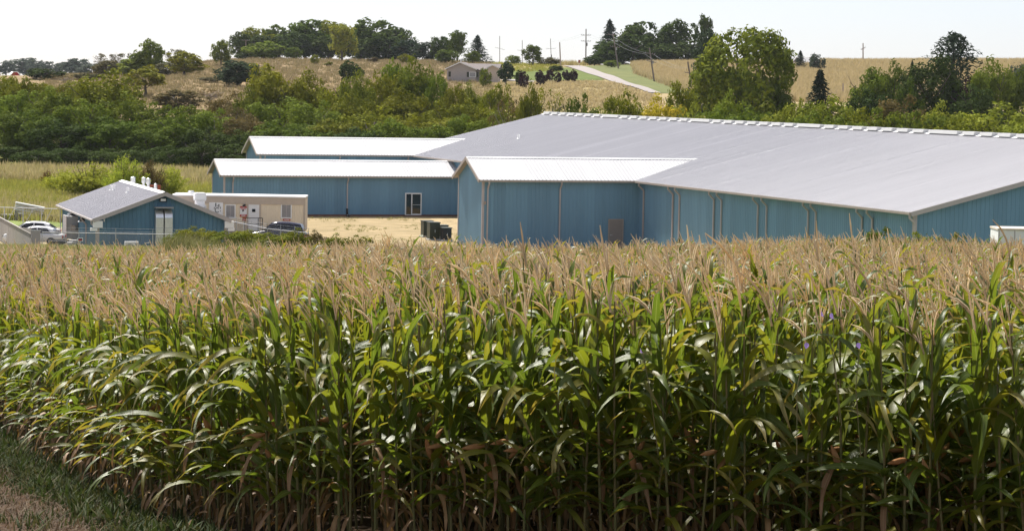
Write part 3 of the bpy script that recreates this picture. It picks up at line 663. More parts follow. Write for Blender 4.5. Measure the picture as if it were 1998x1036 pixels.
# grey board fence at the left edge
p0, p1 = Vector((at(-14, 420, 200).x, 202, 0)), Vector((at(61, 457, 180).x, 180, 0))
wf = thing('board_fence', 'weathered grey wooden privacy fence at the left edge', 'fence', p0); d = (p1-p0); L_ = d.length; d.normalize(); n_ = Vector((-d.y, d.x, 0)); k = int(L_/.15)
me = MB().box(0, .14, -.012, .012, .05, 1.83).mesh('board', ['grey_wood']); ang = math.atan2(d.y, d.x)
for i in range(k):
    q = d*(i*.15); zt = T(p0.x+q.x, p0.y+q.y); obj('board', me, wf, Matrix.Translation((q.x, q.y, zt+random.uniform(-.02, .02)))@Matrix.Rotation(ang+random.uniform(-.03, .03), 4, 'Z'))
b = MB()
for z_ in (.4, 1.5, ): b.bar(n_*.05+Vector((0, 0, z_)), d*L_+n_*.05+Vector((0, 0, z_)), .04, .09)
b.build('rail', ['grey_wood'], wf); MB().bar(Vector((0, 0, 1.86)), d*L_+Vector((0, 0, 1.86)), .12, .04).build('cap_rail', ['grey_wood'], wf)
q0, q1 = at(61.5, 450, 179.8), at(79, 450, 179.8)
ps = thing('metal_panel_screen', 'pale corrugated metal screen at the end of the wooden fence', 'screen', (q0.x, 179.8, T(q0.x, 179.8))); hp = q0.z-T(q0.x, 179.8)
for i in range(3):
    pw = (q1.x-q0.x)/3; obj('panel', panel_mesh('panel', pw, 0, hp, 'trim', .02, 3), ps, frame((pw*i, 0, 0), (1, 0, 0), (0, 0, 1), (0, -1, 0)))
MB().box(-.03, (q1.x-q0.x)+.03, .0, .06, hp, hp+.05).build('cap', ['galv'], ps)

# ================================================================== yard things
def boxthing(name, label, cat, px0, px1, py0, Y, depth, m, z0=None, rz=0, lid=None):
    a, c = at(px0, py0, Y), at(px1, py0, Y); zb = T((a.x+c.x)/2, Y) if z0 is None else z0; W = c.x-a.x; H = a.z-zb
    t = thing(name, label, cat, ((a.x+c.x)/2, Y, zb), rz); return t, W, H
CAB = [('tall dark green utility cabinet, leftmost of the yard cluster', 822, 844, 430.5, 216, 1.0), ('wide dark green utility cabinet in front of its taller neighbour', 834, 858, 433.5, 212, 1.0), ('lower dark green cabinet behind the black one', 856, 874, 439, 215, .9), ('short black utility cabinet at the right of the yard cluster', 860, 880.5, 444, 211, .9)]
for i, (lab, x0, x1, y0, Y, dp) in enumerate(CAB):
    t, W, H = boxthing('utility_cabinet', lab, 'cabinet', x0, x1, y0, Y, dp, None, rz=AL*.9); t['group'] = 'utility cabinets in the dirt yard'; W = W*.84
    m = 'green_box' if i < 3 else 'black'
    b = MB(); b.box(-W/2, W/2, -dp/2, dp/2, .12, H-.05); b.build('body', [m], t)
    MB().box(-W/2-.05, W/2+.05, -dp/2-.05, dp/2+.05, H-.05, H+.02).build('lid', ['green_box'], t); MB().box(-W/2-.12, W/2+.12, -dp/2-.12, dp/2+.12, -.05, .12).build('concrete_pad', ['concrete'], t)
    for sx in (-W/4, W/4): MB().box(sx-W/4+.03, sx+W/4-.03, -dp/2-.03, -dp/2-.001, .2, H-.12).build('door', [m], t)
    MB().box(-.02, .02, -dp/2-.06, -dp/2-.03, H*.45, H*.6).build('latch', ['galv'], t)
# mini split condenser in front of the shed gable
a, c = at(243.5, 471, 186), at(269.5, 471, 186); hz = T(a.x, 186)
t = thing('condenser_unit', 'white air conditioner condenser by the shed gable wall', 'condenser', ((a.x+c.x)/2, 186, hz), SA); W = c.x-a.x; H = a.z-hz; 
MB().box(-W/2, W/2, -.2, .2, .08, H).build('casing', ['white_paint'], t); MB().tube((-W*.15, -.205, H*.5), (-W*.15, -.225, H*.5), H*.36, n=20).build('fan_grille', ['grey_metal'], t); MB().box(W*.25, W*.42, -.21, -.201, H*.75, H*.85).build('badge', ['grey_metal'], t)
for sx in (-W*.35, W*.35): MB().box(sx-.05, sx+.05, -.22, .22, -.02, .08).build('foot', ['black'], t)
# black mesh basket and grey crates by the fence
a, c = at(97, 468.5, 183), at(129.5, 468.5, 183); hz = T(a.x, 183)
t = thing('wire_basket', 'black mesh sided crate on pale blocks behind the fence', 'crate', ((a.x+c.x)/2, 183.4, hz), .05); W = c.x-a.x; H = a.z-hz
b = MB(); zl = H-.42
for i in range(15): x = -W/2+W*i/14; b.bar((x, -.4, zl), (x, -.4, H), .03); b.bar((x, .4, zl), (x, .4, H), .03)
for i in range(5): z_ = zl+.42*i/4; b.bar((-W/2, -.4, z_), (W/2, -.4, z_), .03); b.bar((-W/2, .4, z_), (W/2, .4, z_), .03)
b.build('mesh_side', ['black'], t); MB().box(-W/2+.03, W/2-.03, -.35, .35, zl+.03, H-.06).build('liner', ['black'], t)
for sx in (-W*.33, 0, W*.33): MB().box(sx-.2, sx+.2, -.35, .35, 0, zl).build('block', ['concrete'], t)
for x0, x1, y0, Y, lab in ((129, 141, 472, 183.2, 'tall grey crate right of the black basket'), (135, 150, 467.5, 184.6, 'grey box with pipes at the back of the shed corner'), (143, 158, 479, 182.6, 'low grey crate in front of the red sign')):
    a, c = at(x0, y0, Y), at(x1, y0, Y); hz = T(a.x, Y); W = c.x-a.x; H = a.z-hz
    t = thing('storage_crate', lab, 'crate', ((a.x+c.x)/2, Y, hz), .1, 'grey crates behind the fence'); b = MB()
    n_ = 4
    for i in range(n_): MB().box(-W/2, W/2, -.35, .35, H*i/n_+.01, H*(i+1)/n_-.02).build('slat', ['concrete'], t)
    for sx in (-W/2-.02, W/2+.02): MB().box(sx-.02, sx+.02, -.38, .38, -.02, H+.02).build('side_post', ['grey_metal'], t)
a, c = at(151.5, 464.2, 180.9), at(162, 464.2, 180.9); z0, z1 = at(157, 471, 180.9).z, a.z; hz = T(a.x, 180.9)
t = thing('post_sign', 'small white framed black sign with red lettering on the fence', 'sign', ((a.x+c.x)/2, 180.9, hz)); W = c.x-a.x
MB().box(-W/2, W/2, -.04, -.02, z0-hz, z1-hz).build('plate', ['white_paint'], t); MB().box(-W/2+.05, W/2-.05, -.046, -.041, z0-hz+.04, z1-hz-.04).build('black_field', ['black'], t); MB().box(-W/2+.08, W/2-.08, -.052, -.047, z0-hz+.06, z0-hz+.13).add([(-W*.25, -.052, z0-hz+.13), (W*.25, -.052, z0-hz+.13), (.02, -.052, z1-hz-.06)], [(0, 1, 2)]).build('red_mark', ['red_paint'], t); MB().bar((0, 0, 0), (0, 0, z1-hz), .05).build('post', ['galv'], t)
# lumber and log piles behind the gate, rust frame behind shed
for px, py, L_, lab, m, cat in ((53, 431, 2.6, 'tilted stack of pale boards behind the gate fence', 'lumber', 'lumber'), (22, 431, 2.6, 'low pile of grey logs left of the board stack', 'grey_wood', 'log pile'), (98, 431, 3.0, 'long pile of dark logs right of the board stack', 'bark', 'log pile')):
    Y = 231.; p = at(px, py, Y); t = thing('lumber_stack' if cat == 'lumber' else 'log_pile', lab, cat, (p.x, Y, T(p.x, Y)), .2 if cat == 'lumber' else 0)
    if cat == 'lumber':
        for i in range(7): MB().box(-L_/2, L_/2, -.5+.02*i, .5, .12+.14*i, .12+.14*i+.10, M=Matrix.Rotation(.18, 4, 'Y')@Matrix.Translation((0, 0, .35))).build('board', ['lumber' if i % 2 else 'white_paint'], t)
        MB().box(-L_/2+.2, -L_/2+.5, -.5, .5, -.02, .85).build('bearer', ['grey_wood'], t); MB().box(L_/2-.5, L_/2-.2, -.5, .5, -.02, .25).build('bearer', ['grey_wood'], t)
    else:
        for i in range(8): MB().tube((-L_/2+random.uniform(-.3, .3), -.4+.25*(i % 4), .14+.24*(i//4)), (L_/2+random.uniform(-.3, .3), -.4+.25*(i % 4), .14+.24*(i//4)), .13, .11, n=8).build('log', [m], t)
Y = 222.; a, c = at(291, 364, Y), at(310.5, 364, Y); W = c.x-a.x; H = a.z; t = thing('rust_frame', 'rust red steel frame rack standing behind the shed', 'rack', ((a.x+c.x)/2, Y, 0))
for x in (-W/2, W/2):
    for y in (-.5, .5): MB().bar((x, y, 0), (x, y, H), .11).build('upright', ['rust'], t)
for y in (-.5, .5): MB().bar((-W/2-.055, y, H+.055), (W/2+.055, y, H+.055), .11).build('cross_beam', ['rust'], t)
MB().box(-W/2+.06, W/2-.06, .3, .34, H-.75, H-.25).build('back_board', ['lumber'], t)
# white box trailer at the right edge
Y = 147.; a = at(1948, 447, Y); hz = T(a.x, Y)
t = thing('box_trailer', 'white box trailer with tan top trim at the right edge', 'trailer', (a.x, Y, hz)); H = a.z-hz; W = 6.
MB().box(0, W, 0, 2.4, .9, H-.06).build('box', ['white_paint'], t); MB().box(-.04, W+.04, -.04, 2.44, H-.06, H+.04).build('top_trim', ['lumber'], t)
for i in range(6): MB().box(.9*i+.02, .9*i+.07, -.025, -.001, .95, H-.08).build('side_rib', ['trim'], t)
MB().box(.1, W-.1, .3, 2.1, .62, .9).build('chassis', ['black'], t)
for x in (1.0, 1.9):
    for y in (.25, 2.15): MB().tube((x, y-.12, .42), (x, y+.12, .42), .42, n=20).build('wheel', ['tyre'], t)
MB().bar((W-.6, .5, -.02), (W-.6, .5, .62), .1).build('landing_leg', ['black'], t)

# ================================================================== cars
def car(name, label, loc, rz, paint, suv=False):
    t = thing(name, label, 'car', loc, rz)
    L_, W = 4.6, 1.8; hr = 1.46 if not suv else 1.78; hb = .92 if not suv else 1.05
    low = [(-2.28, .38), (-2.30, .62), (-2.18, .84), (-1.75, .90), (-1.05, hb+.02), (1.3, hb+.03), (2.0, hb-.02 if not suv else hb+.03), (2.28, .84), (2.30, .45), (2.2, .30), (-2.1, .26)]
    cab = [(-1.15, hb), (-.35, hr-.06), (.15, hr), (1.0, hr-.03), (1.45 if not suv else 1.85, hr-.16), (2.0 if not suv else 2.2, hb)]
    def loft(prof, secs):
        b = MB(); n = len(prof)
        for y, sx, sz, zc in secs: b.v += [(x*sx, y, zc+(z-zc)*sz) for x, z in prof]
        for k in range(len(secs)-1): b.f += [(k*n+i, k*n+(i+1) % n, (k+1)*n+(i+1) % n, (k+1)*n+i) for i in range(n)]
        b.f += [tuple(range(n-1, -1, -1)), tuple((len(secs)-1)*n+i for i in range(n))]; b.mi = [0]*len(b.f); return b
    h = W/2
    loft(low, [(-h, .955, .80, .6), (-h+.07, .985, .95, .6), (-h+.25, 1, 1, .6), (h-.25, 1, 1, .6), (h-.07, .985, .95, .6), (h, .955, .80, .6)]).build('body', [paint], t, smooth=True)
    loft(cab, [(-h+.13, .99, .0, hb), (-h+.30, .97, .93, hb), (-h+.5, 1, 1, hb), (h-.5, 1, 1, hb), (h-.30, .97, .93, hb), (h-.13, .99, .0, hb)]).build('cabin', [paint], t, smooth=True)
    for sg_ in (-1, 1):
        def sidepoly(pts, name):
            q = [(x, sg_*(h-.115-.17*(z-hb)/(.93*(hr-hb))+.012), z) for x, z in pts]
            MB().add(q, [tuple(range(len(q))) if sg_ < 0 else tuple(range(len(q)-1, -1, -1))]).build(name, ['glass_dark'], t)
        zt = hb+(hr-hb)*.80
        sidepoly([(-.88, hb+.05), (.30, hb+.05), (.30, zt+.02), (-.30, zt-.03)], 'side_window'); sidepoly([(.38, hb+.05), (1.42, hb+.05), (1.1 if not suv else 1.35, zt-.03), (.38, zt+.02)], 'side_window')
        if suv: sidepoly([(1.5, hb+.05), (1.98, hb+.05), (1.75, zt-.06), (1.45, zt-.03)], 'side_window')
    for x in (-1.42, 1.42):
        for y in (-h+.10, h-.10):
            w = MB().tube((x, y-.1, .33), (x, y+.1, .33), .33, n=20).build('wheel', ['tyre'], t); MB().tube((x, y-.112, .33), (x, y+.112, .33), .2, n=14).build('rim', ['galv'], w)
            MB().tube((x, y-.105*(1 if y > 0 else -1)*-1 if False else y, .37), (x, y+.001, .37), .40, n=20).build('wheel_arch', ['black'], t) if False else None
    wsq = [(-1.04, hb+.06), (-.42, hr-.10)]
    MB().add([(wsq[0][0]-.02, -h+.3, wsq[0][1]), (wsq[0][0]-.02, h-.3, wsq[0][1]), (wsq[1][0]-.02, h-.42, wsq[1][1]), (wsq[1][0]-.02, -h+.42, wsq[1][1])], [(0, 1, 2, 3)]).build('windscreen', ['glass_dark'], t)
    e0, e1 = (cab[-1], cab[-2]); MB().add([(e0[0]-.08+.03, -h+.3, e0[1]+.06), (e0[0]-.08+.03, h-.3, e0[1]+.06), (e1[0]+.05, h-.42, e1[1]-.02), (e1[0]+.05, -h+.42, e1[1]-.02)], [(0, 3, 2, 1)]).build('rear_window', ['glass_dark'], t)
    for y in (-h+.28, h-.28): MB().box(-2.30, -2.18, y-.18, y+.18, .64, .78).build('headlight', ['glass_grey'], t); MB().box(2.22, 2.315, y-.18, y+.18, .62, .80).build('tail_light', ['red_paint'], t)
    MB().box(-.75, -.6, -h-.13, -h+.02, hb+.02, hb+.16).build('mirror', [paint], t)
    return t
p = at(122, 470, 196); car('parked_car', 'white sedan parked nearest the shed wall behind the board fence', (p.x-2.25, 196.5, T(p.x, 196)), 0, 'car_white')
p = at(114, 470, 203); car('parked_car', 'second white car parked behind the nearer white sedan', (p.x-2.2, 203, T(p.x, 203)), R(3), 'car_white')['group'] = 'white cars by the shed'
p = at(541, 450, 203); car('parked_car', 'dark navy car parked in front of the beige trailer', (p.x, 203.5, T(p.x, 203)), R(-5), 'car_navy', True)

# ================================================================== house and barn on the hill
hp_ = gpix(905, 160); HY = hp_.y; HD = HY
house = thing('ranch_house', 'beige single storey ranch house with brown roof on the hill', 'house', (hp_.x, HY, T(hp_.x, HY)-.3), R(-6))
def hx(px): return (px-905)*HD/FPX
def hz_(px, py): return at(px, py, HD).z-(T(hp_.x, HY)-.3)
xl, xm, xr, ze, zr = hx(868), hx(897.5), hx(931), hz_(897, 135), hz_(897, 121.5)
MB().prism([(xl+.5, 0), (xr-.5, 0), (xr-.5, ze-.1), (xm, zr-.25), (xl+.5, ze-.1)], 0, 12).build('gable_wall', ['house_wall'], house)
def slab(p, q, y0, y1, th=.25, name='roof', m='house_roof'):
    (xa, za), (xb, zb) = p, q
    return MB().prism([(xa, za), (xb, zb), (xb, zb+th), (xa, za+th)], y0, y1).build(name, [m], house)
slab((xl, ze-.2), (xm, zr-.2), -.5, 12.5); slab((xm, zr-.2), (xr, ze-.2), -.5, 12.5)
MB().prism([(xl, ze-.25), (xm, zr-.25), (xr, ze-.25), (xr, ze+.02), (xm, zr+.02), (xl, ze+.02)], -.62, -.5).build('rake_trim', ['white_paint'], house)
x2, zz2 = hx(972), hz_(950, 124.5)
MB().box(xr-.5, x2-.6, 3, 11, 0, ze-.1).build('side_wing_wall', ['house_wall'], house)
b = MB(); b.v = [(xm, 2.4, ze-.15), (x2, 2.4, ze-.15), (x2, 7, zz2), (xm, 7, zz2), (xm, 11.6, ze-.15), (x2, 11.6, ze-.15)]; b.f = [(0, 1, 2, 3), (3, 2, 5, 4)]; b.mi = [0, 0]; b.build('side_roof', ['house_roof'], house)
xa, xb, xc, zg = hx(948), hx(960.5), hx(974), hz_(960, 127)
MB().prism([(xa+.3, 0), (xc-.3, 0), (xc-.3, hz_(960, 134)), (xb, zg-.2), (xa+.3, hz_(960, 134))], .8, 6).build('porch_gable', ['house_tan'], house)
slab((xa, hz_(960, 134.5)), (xb, zg-.1), .4, 7.5, .2, 'porch_roof'); slab((xb, zg-.1), (xc, hz_(960, 134.5)), .4, 7.5, .2, 'porch_roof')
MB().prism([(xa, hz_(960, 135)), (xb, zg-.2), (xc, hz_(960, 135)), (xc, hz_(960, 133.6)), (xb, zg+.1), (xa, hz_(960, 133.6))], .28, .4).build('rake_trim', ['white_paint'], house)
wz0, wz1 = hz_(920, 151), hz_(920, 141); wx = hx(922)
w = MB().box(wx-.9, wx+.9, -.08, -.002, wz0, wz1).build('window', ['white_paint'], house); MB().box(wx-.75, wx+.75, -.10, -.082, wz0+.12, wz1-.12).build('pane', ['glass_grey'], w)
for sx in (-1.25, 1.25): MB().box(wx+sx-.3, wx+sx+.3, -.08, -.002, wz0, wz1).build('shutter', ['green_box'], w)
wx = hx(877); w = MB().box(wx-.3, wx+.3, -.08, -.002, wz0, wz1).build('shutter', ['green_box'], house)
MB().box(hx(953), hx(968), .72, .798, 0, hz_(960, 142)).build('garage_door', ['house_tan'], house)
for px in (876, 881, 889, 894): x = hx(px); zt = ze+(x-xl)/(xm-xl)*(zr-ze); MB().tube((x, 5, zt-.2), (x, 5, zt+(.5 if px != 894 else 1.0)), .12, n=8).build('vent_pipe', ['white_paint'], house)
# low farm building on the right-hand crest
q = gpix(1570, 131); fb_ = thing('farm_shed', 'low blue grey farm building on the right hill crest', 'shed', (q.x, q.y, q.z-.5)); s_ = q.y/FPX
MB().box(-24*s_, 30*s_, 0, 10, 0, 9*s_).build('wall', ['grey_metal'], fb_); MB().prism([(-26*s_, 9*s_), (-14*s_, 21*s_), (-4*s_, 16*s_), (-4*s_, 9*s_)], 1, 9).build('gable', ['house_roof'], fb_); MB().prism([(-.3, 8.9*s_), (5, 8.9*s_+2.0), (10.3, 8.9*s_)], -25*s_, 31*s_, axis='x').build('roof', ['grey_metal'], fb_)
q = at(30, 152, 900); t = thing('far_house', 'small red gable with white trim peeking out of the far left trees', 'house', (q.x, 900, T(q.x, 900)), .3); s_ = 900/FPX; zt = at(32, 141, 900).z-T(q.x, 900)
MB().prism([(-1.6, 0), (1.6, 0), (1.6, zt-1.2), (.6, zt-.1), (-.6, zt-.1), (-1.6, zt-1.2)], 0, 6).build('wall', ['red_paint'], t); MB().prism([(-1.8, zt-1.4), (-1.6, zt-1.2), (-.6, zt-.1), (.6, zt-.1), (1.6, zt-1.2), (1.8, zt-1.4), (1.8, zt-1.1), (.75, zt+.15), (-.75, zt+.15), (-1.8, zt-1.1)], -.3, 6.3).build('roof', ['white_paint'], t); MB().box(-4, -1.62, 1, 5, 0, zt-2.2).build('annex', ['white_paint'], t)
# ================================================================== utility poles
def pole(px_t, py_t, px_b, py_b, label, arms, m='pole_wood', Y=None, can=True):
    if Y is None: g = gpix(px_b, py_b); Y = g.y
    else: g = at(px_b, py_b, Y); g.z = min(T(g.x, Y), g.z)
    tp = at(px_t, py_t, Y); h = tp.z-g.z; lean = tp.x-g.x; s = Y/FPX
    t = thing('utility_pole', label, 'utility pole', (g.x, g.y, g.z-.3), 0, 'utility poles along the hill road'); h += .3
    MB().tube((0, 0, 0), (lean, 0, h), .24, .17, n=8).build('pole', [m], t)
    for fr, hw, tilt in arms:
        c = Vector((lean*fr, -.2, h*fr)); b = c+Vector((hw*s, 0, -tilt*s)); a = c-Vector((hw*s, 0, -tilt*s))
        ar = MB().bar(a, b, .16, .16).build('crossarm', [m], t)
        for k in (0, .25, .75, 1): q = a.lerp(b, k); MB().tube(q, q+Vector((0, 0, .35)), .07, n=6).build('insulator', ['glass_grey'], ar)
    if can: MB().tube((lean*.58+.3, 0, h*.54), (lean*.6+.3, 0, h*.63), .28, n=10).build('transformer', ['grey_metal'], t)
    return Vector((g.x+lean, g.y, g.z-.3+h))
PT = []
PT.append(pole(975, 71, 976, 116, 'thin power pole just right of the dark spruce by the house', [(.72, 9, 2), (.36, 7, -1)], can=False))
PT.append(pole(1019, 79, 1020, 118, 'power pole rising behind the bushy tree beside the house', [(.74, 9, 1), (.5, 9, 1)], can=False))
PT.append(pole(1074, 76, 1078, 124, 'leaning double arm power pole above the lawn', [(.77, 9, -.6), (.55, 9, -.8)]))
pole(1092, 83, 1094, 130, 'bare pale pole without crossarms at the road crest', [], 'pole_pale', can=False)
PT.append(pole(1143.5, 57, 1143, 128, 'tallest power pole with two crossarms beside the road crest', [(.83, 9, 0), (.67, 9, 0)]))
PT.append(pole(1196, 66, 1207, 135, 'leaning power pole in front of the dark right hand wood', [(.97, 14, -1), (.63, 9, 1)]))
PT.append(pole(1267, 94, 1277, 160, 'leaning power pole at the edge of the hill cornfield', [(.83, 9, 1), (.6, 9, 2)]))
PT.append(pole(1342, 121, 1351, 177, 'faint leaning power pole beside the big oak', [(.62, 9, 1)], can=False))
pole(480, 78, 479, 116, 'short power pole against the hilltop wood on the left', [(.96, 7, 0)], can=False)
pole(1684, 85, 1684, 126, 'lone pale power pole on the bare right hand crest', [(.75, 4, -2)], 'pole_pale', can=False)
pole(1546, 146, 1546, 163, 'short post at the right side of the big oak', [], 'pole_wood', can=False)
pole(1645, 163, 1645, 187, 'short pale post below the right hand field', [], 'pole_pale', can=False)
def wire(p, q, label):
    b = MB(); n = 10; pts = [p.lerp(q, i/n)-Vector((0, 0, 4*.9*(i/n)*(1-i/n))) for i in range(n+1)]
    for a, c in zip(pts[:-1], pts[1:]): b.tube(a, c, .022, n=4, caps=False)
    tag(b.build('power_wire', ['grey_metal']), label, 'wire', 'power wires between the poles')
for a, c in zip(PT[2:-1], PT[3:]):
    for dx in (-1.2, 1.2): wire(a+Vector((dx, -.2, -1.7)), c+Vector((dx, -.2, -1.7)), 'thin sagging power wire between two hill road poles')
q = gpix(1131, 131); t = thing('road_sign', 'small reddish road marker post beside the road crest', 'sign', q); MB().bar((0, 0, -.2), (0, 0, 2.2), .14).build('post', ['pole_pale'], t); MB().box(-.5, .2, -.12, -.08, 1.3, 2.3).build('plate', ['rust'], t)

# ================================================================== trees
def quads(C, A, B):
    V = np.stack([C-A, C+B*.8-A*.1, C+A, C-B*.8+A*.1], 1).reshape(-1, 3); F = np.arange(len(V)).reshape(-1, 4); return V, F
def unit(v): return v/np.maximum(np.linalg.norm(v, axis=1, keepdims=True), 1e-9)
def crown(seed, n, kind, leaf):
    g = np.random.default_rng(seed)
    if kind in ('round', 'bush', 'upright', 'sparse', 'umbrella', 'oak'):
        zc, rz, rx = {'oak': (.56, .45, .49), 'umbrella': (.62, .38, .47), 'round': (.54, .46, .47), 'bush': (.46, .50, .48), 'upright': (.54, .47, .46), 'sparse': (.62, .36, .48)}[kind]
        nc = {'oak': 150, 'umbrella': 60, 'round': 100, 'bush': 105, 'upright': 85, 'sparse': 26}[kind]
        d = unit(g.normal(size=(nc, 3))); rad = g.uniform(.2, 1.0, nc)**.38
        lob = 1+.15*np.sin(3*np.arctan2(d[:, 1], d[:, 0])+g.uniform(0, 6))+.05*np.sin(5*d[:, 2]+4*d[:, 0]+g.uniform(0, 6))+g.uniform(-.12, .12, nc)
        cc = d*(rad*lob)[:, None]*np.array([rx, rx, rz])*.84+np.array([0, 0, zc])
        if kind == 'umbrella': cc[:, 2] = np.maximum(cc[:, 2], .34+.1*g.random(nc))
        if kind == 'oak':
            cc = d*(g.uniform(.55, 1, nc)**.4)[:, None]*np.array([rx, rx, rz])*.90+np.array([0, 0, zc]); cc[:, 2] = np.maximum(cc[:, 2], .20)
        if kind == 'round': cc[:, 2] = np.maximum(cc[:, 2], .12+.08*g.random(nc))
        if kind == 'bush': cc[:, 2] = np.maximum(cc[:, 2], .08)
        cr = g.uniform(.05, .115, nc)*(.85 if kind == 'oak' else 1)*(1.0 if kind != 'sparse' else .8)
        w = cr**2; k = g.choice(nc, n, p=w/w.sum())
        dd = unit(g.normal(size=(n, 3))+np.array([0, 0, .45])); rr = cr[k]*g.uniform(.6, 1.15, n)*np.where(g.random(n) < .06, 1.35, 1)
        P = cc[k]+dd*rr[:, None]*np.array([1.05, 1.05, .95])
        nrm = unit(dd*1.1+g.normal(size=(n, 3))*.45+np.array([0, 0, .2]))
        cl = (k*0.6180339) % 1.0
    elif kind in ('spruce', 'pine'):
        z = g.random(n)**(1.25 if kind == 'spruce' else .9); tiers = 17 if kind == 'spruce' else 7
        tz_ = np.floor(z*tiers)/tiers if kind == 'spruce' else np.clip(z+g.normal(0, .02, n), 0, .99); th = g.random(n)*6.2832; br = np.floor(th/6.2832*13)
        prof = (1-tz_)*.5+.02 if kind == 'spruce' else .48*np.sqrt(np.clip(1-(np.clip(tz_-.42, 0, 1)/.60)**2, .02, 1))
        wob = .72+.28*np.sin(br*2.4+tz_*37)
        r = np.sqrt(g.random(n))*prof*wob
        zz = .05+.93*(tz_+.06*(1-r/np.maximum(prof, .05))+g.normal(0, .012, n)-(.05 if kind == 'spruce' else -.03)*r/.5)
        P = np.stack([r*np.cos(th), r*np.sin(th), zz], 1); out = np.stack([np.cos(th), np.sin(th), np.zeros(n)], 1)
        nrm = unit(out*.35+np.array([0, 0, .8])+g.normal(size=(n, 3))*.45); cl = (tz_*3.7+br*.17) % 1
        dd = out
    elif kind == 'willow':
        th = g.random(n)*6.2832; st = g.integers(0, 90, n); gs = np.random.default_rng(seed+1)
        ang = gs.random(90)*6.2832; lean = gs.random(90)**.7*.45; hh = gs.uniform(.55, 1, 90)*(1-.35*lean/.45)
        t = g.random(n)**.7; P = np.stack([np.cos(ang[st])*lean[st]*t**1.1, np.sin(ang[st])*lean[st]*t**1.1, hh[st]*t], 1)+g.normal(size=(n, 3))*np.array([.035, .035, .012])
        P[:, 2] = np.clip(P[:, 2], .0, 1); nrm = unit(g.normal(size=(n, 3))); cl = (st*.618) % 1; dd = unit(np.stack([np.cos(ang[st])*.4, np.sin(ang[st])*.4, np.ones(n)], 1))
    tdir = g.normal(size=(n, 3)) if kind != 'willow' else dd+g.normal(size=(n, 3))*.35
    if kind in ('spruce', 'pine'): tdir = dd+np.array([0, 0, -.15 if kind == 'spruce' else .4])+g.normal(size=(n, 3))*.35
    A = unit(np.cross(np.cross(nrm, tdir), nrm)); B = np.cross(nrm, A); s = leaf*g.uniform(.65, 1.35, n)[:, None]
    asp = {'willow': .28, 'spruce': .35, 'pine': .35}.get(kind, .62)
    V, F = quads(P, A*s, B*s*asp)
    rnd = np.repeat((cl*.5+g.random(n)*.5) % 1.0, 4)
    return np_mesh('crown', V, F, ['needles' if kind in ('spruce', 'pine') else 'foliage'], rnd=rnd)
def trunk(seed, kind, grey=False):
    g = random.Random(seed); b = MB(); top = .9 if kind in ('spruce', 'pine') else .62
    b.tube((0, 0, -.03), (.01, .01, top*.5), .032, .024, n=7); b.tube((.01, .01, top*.5), (0, 0, top), .024, .008, n=7)
    if kind in ('round', 'upright', 'sparse', 'bush', 'umbrella', 'oak'):
        for i in range(9 if kind != 'sparse' else 26):
            a = g.uniform(0, 6.28); z0 = g.uniform(.18, .55); l = g.uniform(.22, .42); q = Vector((math.cos(a)*l, math.sin(a)*l, z0+g.uniform(.12, .36)))
            b.tube((0, 0, z0), q, .012, .004, n=5, caps=False)
            for _ in range(2 if kind != 'sparse' else 5):
                p = Vector((0, 0, z0)).lerp(q, g.uniform(.5, 1)); b.tube(p, p+Vector((g.uniform(-.13, .13), g.uniform(-.13, .13), g.uniform(.03, .17))), .004, .0012, n=4, caps=False)
    if kind == 'willow':
        for i in range(14): a = g.uniform(0, 6.28); l = g.uniform(.1, .35); b.tube((0, 0, 0), (math.cos(a)*l, math.sin(a)*l, g.uniform(.5, .85)), .010, .003, n=4, caps=False)
    return b.mesh('trunk', ['bark_grey' if grey or kind == 'sparse' else 'bark'])
VAR = {}
for kind, lods in (('oak', ((9500, .022), (3000, .036))), ('umbrella', ((5500, .026), (2400, .036))), ('round', ((6800, .0225), (3000, .038))), ('bush', ((6800, .0225), (2600, .042))), ('upright', ((5000, .026), (2600, .038))), ('spruce', ((4200, .030), (2200, .042))), ('pine', ((4200, .030), (2000, .040))), ('sparse', ((1100, .018), (700, .024))), ('willow', ((9000, .030), (2000, .04)))):
    for lod, (n, lf) in enumerate(lods):
        VAR[kind, lod] = [(crown(100+17*i+lod, n, kind, lf), trunk(50+i, kind)) for i in range(3 if kind in ('round', 'bush') else 2)]
CLR = {'olive': (0.261, 0.275, 0.024), 'oliveL': (0.279, 0.323, 0.036), 'green': (0.137, 0.19, 0.022), 'dkgreen': (0.077, 0.117, 0.023), 'blue': (0.069, 0.105, 0.052), 'yel': (0.43, 0.47, 0.06), 'gold': (0.6, 0.46, 0.04), 'brown': (0.21, 0.16, 0.06), 'grey': (0.17, 0.155, 0.07), 'spr': (0.046, 0.078, 0.042), 'far': (0.11, 0.14, 0.1), 'maroon': (0.059, 0.027, 0.035), 'yelg': (0.197, 0.259, 0.029), 'mid': (0.218, 0.274, 0.03), 'red': (0.226, 0.112, 0.028), 'willow': (0.54, 0.596, 0.075)}  # 'far': distance haze painted into the leaf tint, paler and bluer
tcount = 0; WID = {'bush': 1.18, 'round': 1.10, 'willow': 1.35, 'sparse': 1.1, 'upright': 1.12, 'umbrella': 1.1, 'spruce': 1.7, 'pine': 1.15}
